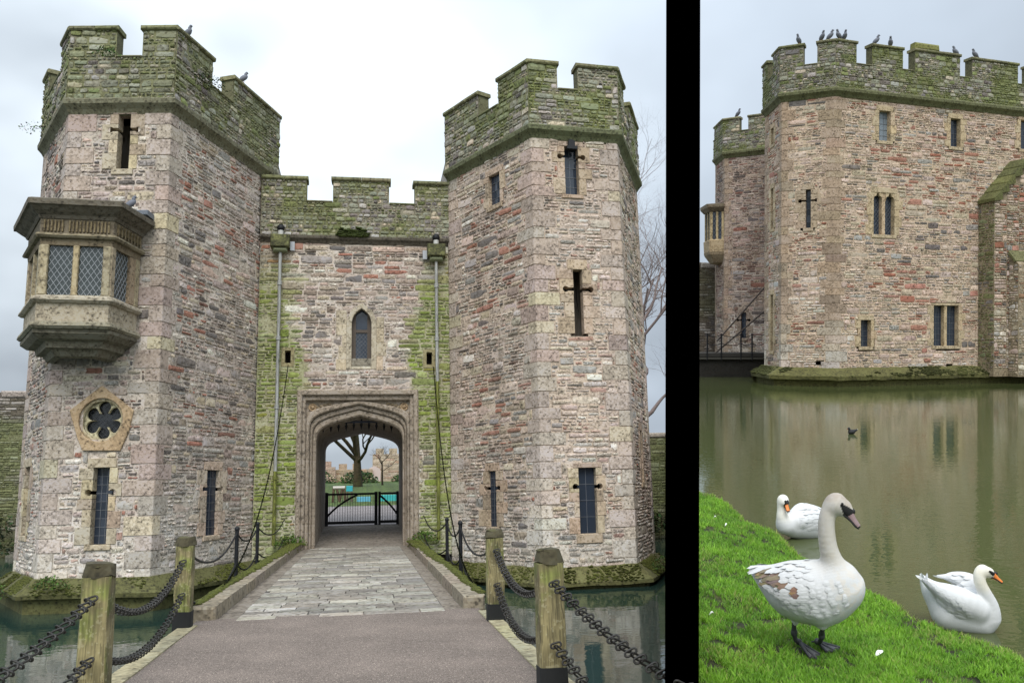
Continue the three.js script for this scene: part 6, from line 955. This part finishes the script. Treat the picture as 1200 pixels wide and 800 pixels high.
// young swan standing on the bank
swan('young swan with brown wing feathers standing on the grass, pinkish-grey bill', bodyD, {
  seed: 411, cell: .007, base: [952, 768, 0],
  chains: [
    { pts: [[881, 666, .17, 3.5], [890, 671, .14, 9], [908, 681, .08, 19.5], [934, 690, .02, 32.5], [968, 692, -.04, 35], [984, 690, -.07, 25.5]] }, { pts: [[934, 694, .02, 29], [962, 702, -.02, 28]] },
    { pts: [[925, 706, .1, 12], [932, 722, .08, 6], [932, 730, .06, 3.2]], k: 9 }, { pts: [[960, 716, -.12, 12], [964, 727, -.1, 5], [964, 734, -.1, 3.2]], k: 9 },
    { pts: [[985, 684, -.08, 23], [979, 664, -.1, 12.6], [972, 645, -.1, 10], [969, 625, -.1, 9.2], [969.4, 608, -.1, 8.6], [973, 597, -.1, 8.8], [979, 591, -.105, 10]], k: 14 },
    { pts: [[981, 590.5, -.105, 12.5], [988.5, 594.5, -.12, 9.5]], k: 6 }, { pts: [[986, 594.5, -.12, 9], [993.5, 600.5, -.14, 6.2]], k: 4 }],
  colour: (p, Pt) => {
    const n = fbm(p.x * 40, p.y * 40, p.z * 40, 3), up = p.y - Pt([960, 668])  .y; let c = [.63, .64, .65]; const nk = sstep(-.02, .16, up) * 1; c = mix3(c, [.57, .535, .47], cl01(nk * (.45 + n * .8))); const ch = dseg(p, Pt([990, 690, -.15]), Pt([1000, 700, -.2])); c = mix3(c, [.66, .6, .52], sstep(.22, .05, ch) * sstep(.42, .62, n) * .7);
    const crown = dseg(p, Pt([976, 580, -.1]), Pt([990, 586, -.12])); c = mix3(c, [.34, .28, .23], sstep(.085, .035, crown) * cl01(.4 + n * .7));
    const lore = Math.min(dseg(p, Pt([986.5, 591, -.22]), Pt([993, 598, -.22])), dseg(p, Pt([986.5, 591, .0]), Pt([993, 598, .0]))); const X = 600 + FPX * p.x / -p.z, Y = 390 - FPX * p.y / -p.z; if (X > 985.2 && Y > 589.3 + (X - 986) * .55 && Y < 592.6 + (X - 986) * 2.9 && X + Y * .35 > 1193.4) c = [.008, .008, .008]; return c;
  },
  bill: [[993.2, 600.6, -.135], [1007.5, 618.3, -.17], 7.2, [.25, .17, .17]],
  spots: [['knob', [999, 599.3, -.14], 3.6], ['eye', [987.5, 590.3, -.185], 1.5], ['eye', [988.5, 590.3, -.045], 1.5]],
  brown: [[[897, 671], [902, 667], [908, 680], [908.5, 688]], [[916.5, 664], [914, 673], [918, 686], [921, 684]], [[925, 686], [934, 691], [942, 697]]],
  wings: [{ rows: rowsFor([[[886, 663.5], [891, 679], 6, 11, 5, [-1, -.15]], [[896, 664], [905, 689], 7, 17, 6, [-1, -.1]], [[903, 662], [912, 696], 9, 17, 6, [-1, -.12]], [[911, 659], [920, 702], 11, 15, 6.5, [-1, -.1]], [[919, 657], [929, 706], 12, 13, 6.5, [-1, .0]], [[928, 655], [939, 706], 13, 12, 6.5, [-1, .1]], [[938, 654], [948, 704], 13, 11, 6.5, [-1, .12]], [[948, 653.5], [957, 698], 12, 10, 6.5, [-1, .1]], [[914, 700], [926, 716], 5, 9, 6, [-1, -.5]], [[926, 706], [938, 722], 6, 9, 6, [-1, -.3]], [[940, 706], [950, 724], 6, 8, 6, [-1, -.15]], [[952, 702], [963, 724], 7, 8, 6, [-1, 0]], [[962, 690], [974, 722], 9, 7, 6, [-1, .1]], [[972, 684], [985, 718], 9, 6.5, 6, [-1, .2]], [[984, 682], [996, 708], 8, 6, 5.5, [-.9, .4]]]) }, { back: 1, rows: rowsFor([[[900, 664], [908, 690], 7, 16, 6, [-1, -.1]], [[915, 660], [922, 700], 9, 14, 7, [-1, 0]], [[935, 656], [942, 700], 9, 13, 7, [-1, .05]]]) }],
  extra: (g, Pt, k, d0) => {
    const lm = plain(.055, .055, .06, .7, { bumpMap: bumpStone, bumpScale: .003 }), fm = plain(.1, .1, .105, .65, { bumpMap: bumpStone, bumpScale: .003, side: THREE.DoubleSide });
    for (const [pts, toes, dz] of [[[[931, 728], [931, 741], [933, 750], [936.5, 758]], [[950, 776], [957, 776.5], [961, 771.5]], .06], [[[964.3, 731], [963.3, 744], [961, 752], [958, 757.5]], [[969, 768.5], [979, 768], [984.5, 763.5]], -.1]]) {
      const lg = new THREE.Group(); lg.name = 'leg'; g.add(lg); const ank = onBank(pts[3][0], pts[3][1] + 2.5); const dA = -ank.z - d0; const q = pts.map(([x, y], i) => Pt([x, y, dz + (dA - dz) * i / 3])); q[3] = ank.clone().add(V(0, .05, 0)); const c = new THREE.CatmullRomCurve3(q), tg = new THREE.TubeGeometry(c, 16, .0155, 8); mesh('shank', tg, lm, lg); const kn = new THREE.SphereGeometry(.023, 8, 6); kn.scale(1, 1.5, 1); kn.translate(q[1].x, q[1].y, q[1].z); mesh('joint', kn, lm, lg); const an = new THREE.SphereGeometry(.022, 8, 6); an.translate(q[3].x, q[3].y, q[3].z); mesh('ankle', an, lm, lg);
      const T = toes.map(([x, y]) => onBank(x, y).add(V(0, .03, 0))), A = ank.clone().add(V(0, .05, 0)), acc = new Acc(), web = (a, b) => { const m = a.clone().lerp(b, .5).lerp(A, .16), lift = V(0, .006, 0); acc.tri(A, a, m, [0, 0], [1, 0], [1, 1]); acc.tri(A, m, b, [0, 0], [1, 0], [1, 1]); const dn = V(0, -.012, 0), A2 = A.clone().add(dn), a2 = a.clone().add(dn), b2 = b.clone().add(dn), m2 = m.clone().add(dn); acc.tri(A2, m2, a2, [0, 0], [1, 0], [1, 1]); acc.tri(A2, b2, m2, [0, 0], [1, 0], [1, 1]); acc.quad(a, a2, m2, m, [0, 0], [1, 0], [1, 1], [0, 1]); acc.quad(m, m2, b2, b, [0, 0], [1, 0], [1, 1], [0, 1]); };
      web(T[0], T[1]); web(T[1], T[2]); mesh('webbed_foot', acc.geo(), fm, lg); for (const t of T) { mesh('toe', bar(A, t, .012, 7, .008), lm, lg); }
      const bk = A.clone().sub(T[1]).setY(0).normalize(); mesh('hind_toe', bar(A, A.clone().addScaledVector(bk, .04).add(V(0, -.012, 0)), .008, 5, .004), lm, lg);
    }
  }
});
const white = (Pt, facePts, neckPx) => (p) => { const n = fbm(p.x * 40, p.y * 40, p.z * 40, 3); return [.63, .64, .65]; };
// adult swan floating beside the lower bank
const dR = 2.5 * FPX / (737 - 390);
swan('white adult swan with orange bill floating close to the grass edge, wings half raised', dR, {
  seed: 421, cell: .009, base: [1130, 736, 0],
  chains: [
    { pts: [[1079.5, 673, .14, 1.6], [1085, 682, .12, 6], [1095, 694, .08, 13], [1114, 707, .03, 22], [1138, 715, -.0, 21], [1153, 721, -.03, 15]] }, { pts: [[1110, 722, 0, 15], [1150, 730, -.04, 14]] },
    { pts: [[1090, 685, -.02, 5], [1108, 695, -.06, 11], [1128, 705, -.1, 15], [1145, 714, -.1, 14]], k: 5 }, // near wing
    { pts: [[1106, 676, .2, 2.5], [1118, 677, .2, 7], [1134, 683, .16, 12], [1146, 694, .1, 14]], k: 5 }, // far wing
    { pts: [[1159, 722, -.07, 13], [1159.5, 709, -.09, 9.5], [1154.5, 695, -.1, 7], [1149, 682, -.1, 6], [1148.3, 673, -.09, 5.8], [1152, 668.8, -.08, 6]], k: 4 },
    { pts: [[1152.5, 669, -.08, 6.8], [1160, 671, -.09, 5]], k: 4 }, { pts: [[1159, 671, -.09, 5.4], [1164, 674.5, -.1, 3.6]], k: 3 }],
  colour: (p, Pt) => { const n = fbm(p.x * 30, p.y * 30, p.z * 30, 3), up = p.y - Pt([1150, 695]).y; let c = mix3([.63, .64, .65], [.76, .7, .56], sstep(0, .12, up) * (.45 + n * .5) * sstep(.16, .05, dseg(p, Pt([1149, 690, -.08]), Pt([1153, 667, -.08])))); if (dseg(p, Pt([1165, 671.5, -.1]), Pt([1163.5, 678, -.1])) < .026) c = [.008, .008, .008]; return c; },
  bill: [[1164.5, 674.5, -.1], [1175.2, 682.6, -.12], 4.3, [.72, .2, .03]],
  spots: [['knob', [1167, 671.8, -.1], 2.4], ['eye', [1160.8, 669.3, -.14], 1.1], ['eye', [1161, 669.3, -.045], 1.1]], strips: [['lore', [1160.6, 669.3, -.136], [1164.5, 672.5, -.125], 1.2, 2.4]],
  wings: [{ rows: rowsFor([[[1084, 680], [1090, 692], 5, 13, 4, [-.8, -.7]], [[1090, 684], [1100, 704], 7, 14, 5, [-.85, -.6]], [[1099, 689], [1110, 713], 8, 13, 5, [-.85, -.55]], [[1109, 694], [1121, 720], 8, 12, 5.5, [-.9, -.4]], [[1120, 699], [1132, 724], 8, 11, 5.5, [-.9, -.35]], [[1130, 703], [1142, 724], 7, 10, 5.5, [-.9, -.3]]]) }, { rows: rowsFor([[[1108, 675], [1112, 679], 4, 14, 3.4, [-1, -.1]], [[1116, 672], [1120, 682], 5, 13, 4.5, [-1, -.1]], [[1126, 673], [1130, 686], 5, 11, 5, [-1, -.15]], [[1136, 675], [1140, 690], 5, 10, 5, [-1, -.2]]]) }]
});
// adult swan resting behind the bank edge
const dL = 2.5 * FPX / (630 - 390);
swan('white adult swan with orange bill tucked behind the bank edge, facing the viewer', dL, {
  seed: 431, cell: .012, base: [942, 629, 0],
  chains: [
    { pts: [[921, 615, -.1, 9.5], [932, 613, -.04, 13], [948, 611, .1, 17], [964, 611, .24, 12], [972, 606, .32, 4]] }, { pts: [[930, 620, -.04, 8], [955, 621, .1, 10]] }, { pts: [[931, 601, -.02, 5], [940, 599, .06, 9.5], [956, 602, .16, 9]], k: 5 }, { pts: [[934, 611, -.12, 7], [950, 608, .02, 10], [966, 610, .14, 7]], k: 4 },
    { pts: [[920, 616, -.12, 8.5], [917, 606, -.13, 6.2], [916.8, 597, -.12, 5.2], [917, 589, -.12, 5.3], [918, 585.5, -.12, 5.6]], k: 6 }, { pts: [[918, 586, -.12, 5.6], [920.5, 589, -.17, 4.4]], k: 3 }],
  colour: (p, Pt) => { const up = p.y - Pt([917, 612]).y; let c = mix3([.63, .64, .65], [.78, .74, .64], sstep(0, .12, up) * .6 * sstep(.16, .08, dseg(p, Pt([917, 606, -.13]), Pt([918, 585, -.12])))); if (dseg(p, Pt([922.3, 588.5, -.19]), Pt([921.5, 593, -.2])) < .03) c = [.008, .008, .008]; return c; },
  bill: [[921.6, 591, -.19], [924.3, 599.5, -.26], 2.5, [.72, .2, .03]], spots: [['knob', [922.8, 589, -.2], 1.7], ['eye', [920.6, 586.8, -.215], .9], ['eye', [923.2, 587.2, -.14], .8]], strips: [['lore', [920.4, 587, -.21], [921.8, 590, -.21], 1, 1.8]],
  wings: [{ rows: rowsFor([[[934, 596], [938, 618], 8, 10, 4, [1, -.15]], [[942, 593], [946, 620], 8, 11, 4.5, [1, -.1]], [[950, 592], [954, 620], 8, 11, 4.5, [1, -.05]], [[958, 595], [960, 618], 6, 11, 4.5, [1, -.1]]]) }]
});
// moorhen on open water
{
  const d = 2.5 * FPX / (508.5 - 390), k = d / FPX, Pt = ([x, y, dz = 0]) => atZ(frameS, x, y, -(d + dz)), g = thing('moorhen', 'small black moorhen swimming on the open moat', 'moorhen', frameS); const C2 = [[[1004.5, 503.5], 1, [999, 506, 0], 2.7], [[999, 506, 0], 2.7, [996.5, 506.5, 0], 2.2], [[996.5, 505.5, 0], 1.5, [995.3, 502, 0], 1.15], [[995.3, 502, 0], 1.25, [994.6, 502, 0], 1.0]].map(([a, r, b, s]) => [Pt(a), r * k, Pt(b), s * k]); const sd = chainSDF([{ caps: C2, k: 1.6 * k, ki: 1.2 * k }]), c = Pt([999, 505]);
  mesh('body', netMesh(sd, c.clone().sub(V(.22, .13, .12)), c.clone().add(V(.22, .15, .12)), .0065), plain(.012, .012, .014, .7), g); mesh('bill', bar(Pt([994.6, 502.2]), Pt([992.9, 502.9]), .013, 6, .004), plain(.4, .04, .02, .5), g); mesh('tail_patch', new THREE.SphereGeometry(.013, 6, 5).translate(...Pt([1005.2, 503.2]).toArray()), plain(.7, .7, .68), g); place(g, Pt([999, 508]));
}
// shed feathers on the grass
function feather(label, px, py, len, ang) { const p = onBank(px, py).add(V(0, .035, 0)), g = thing('fallen_feather', label, 'feather', frameS, 'shed feathers on the grass'); const acc = new Acc(), n = 8, dx = V(Math.cos(ang), .12, -Math.sin(ang) * .8).normalize(), sd = dx.clone().cross(V(0, 1, .3)).normalize(); const up = sd.clone().cross(dx); const at = (t, s) => p.clone().addScaledVector(dx, (t - .5) * len).addScaledVector(sd, s * len * .2 * Math.sin(Math.PI * Math.min(1, t * .9 + .08))).addScaledVector(up, .02 * Math.sin(t * 3) - Math.abs(s) * .008); for (let i = 0; i < n; i++) for (const s of [-1, 1]) { const a = i / n, b = (i + 1) / n; acc.quad(at(a, 0), at(b, 0), at(b, s), at(a, s), [0, 0], [1, 0], [1, 1], [0, 1]); } mesh('vane', acc.geo(), new THREE.MeshStandardMaterial({ color: new THREE.Color().setRGB(.86, .86, .84), roughness: .8, side: THREE.DoubleSide }), g); mesh('quill', bar(at(-.12, 0), at(.95, 0), .0022, 5, .001), plain(.8, .78, .7), g); place(g, p); }
feather('white feather lying on the grass beside the standing swan feet', 1031, 771, .085, .7); feather('white feather lying on the grass below the floating orange-billed swan', 1198, 769, .06, .3); feather('small white feather on the grass near the dividing bar', 851, 618, .05, 1.1); feather('tiny white feather on the grass next to the dividing bar top edge', 838, 609, .035, .2); feather('tiny white fluff on the grass behind the standing swan tail', 834, 724, .035, .4);

renderer.render(scene, camera);
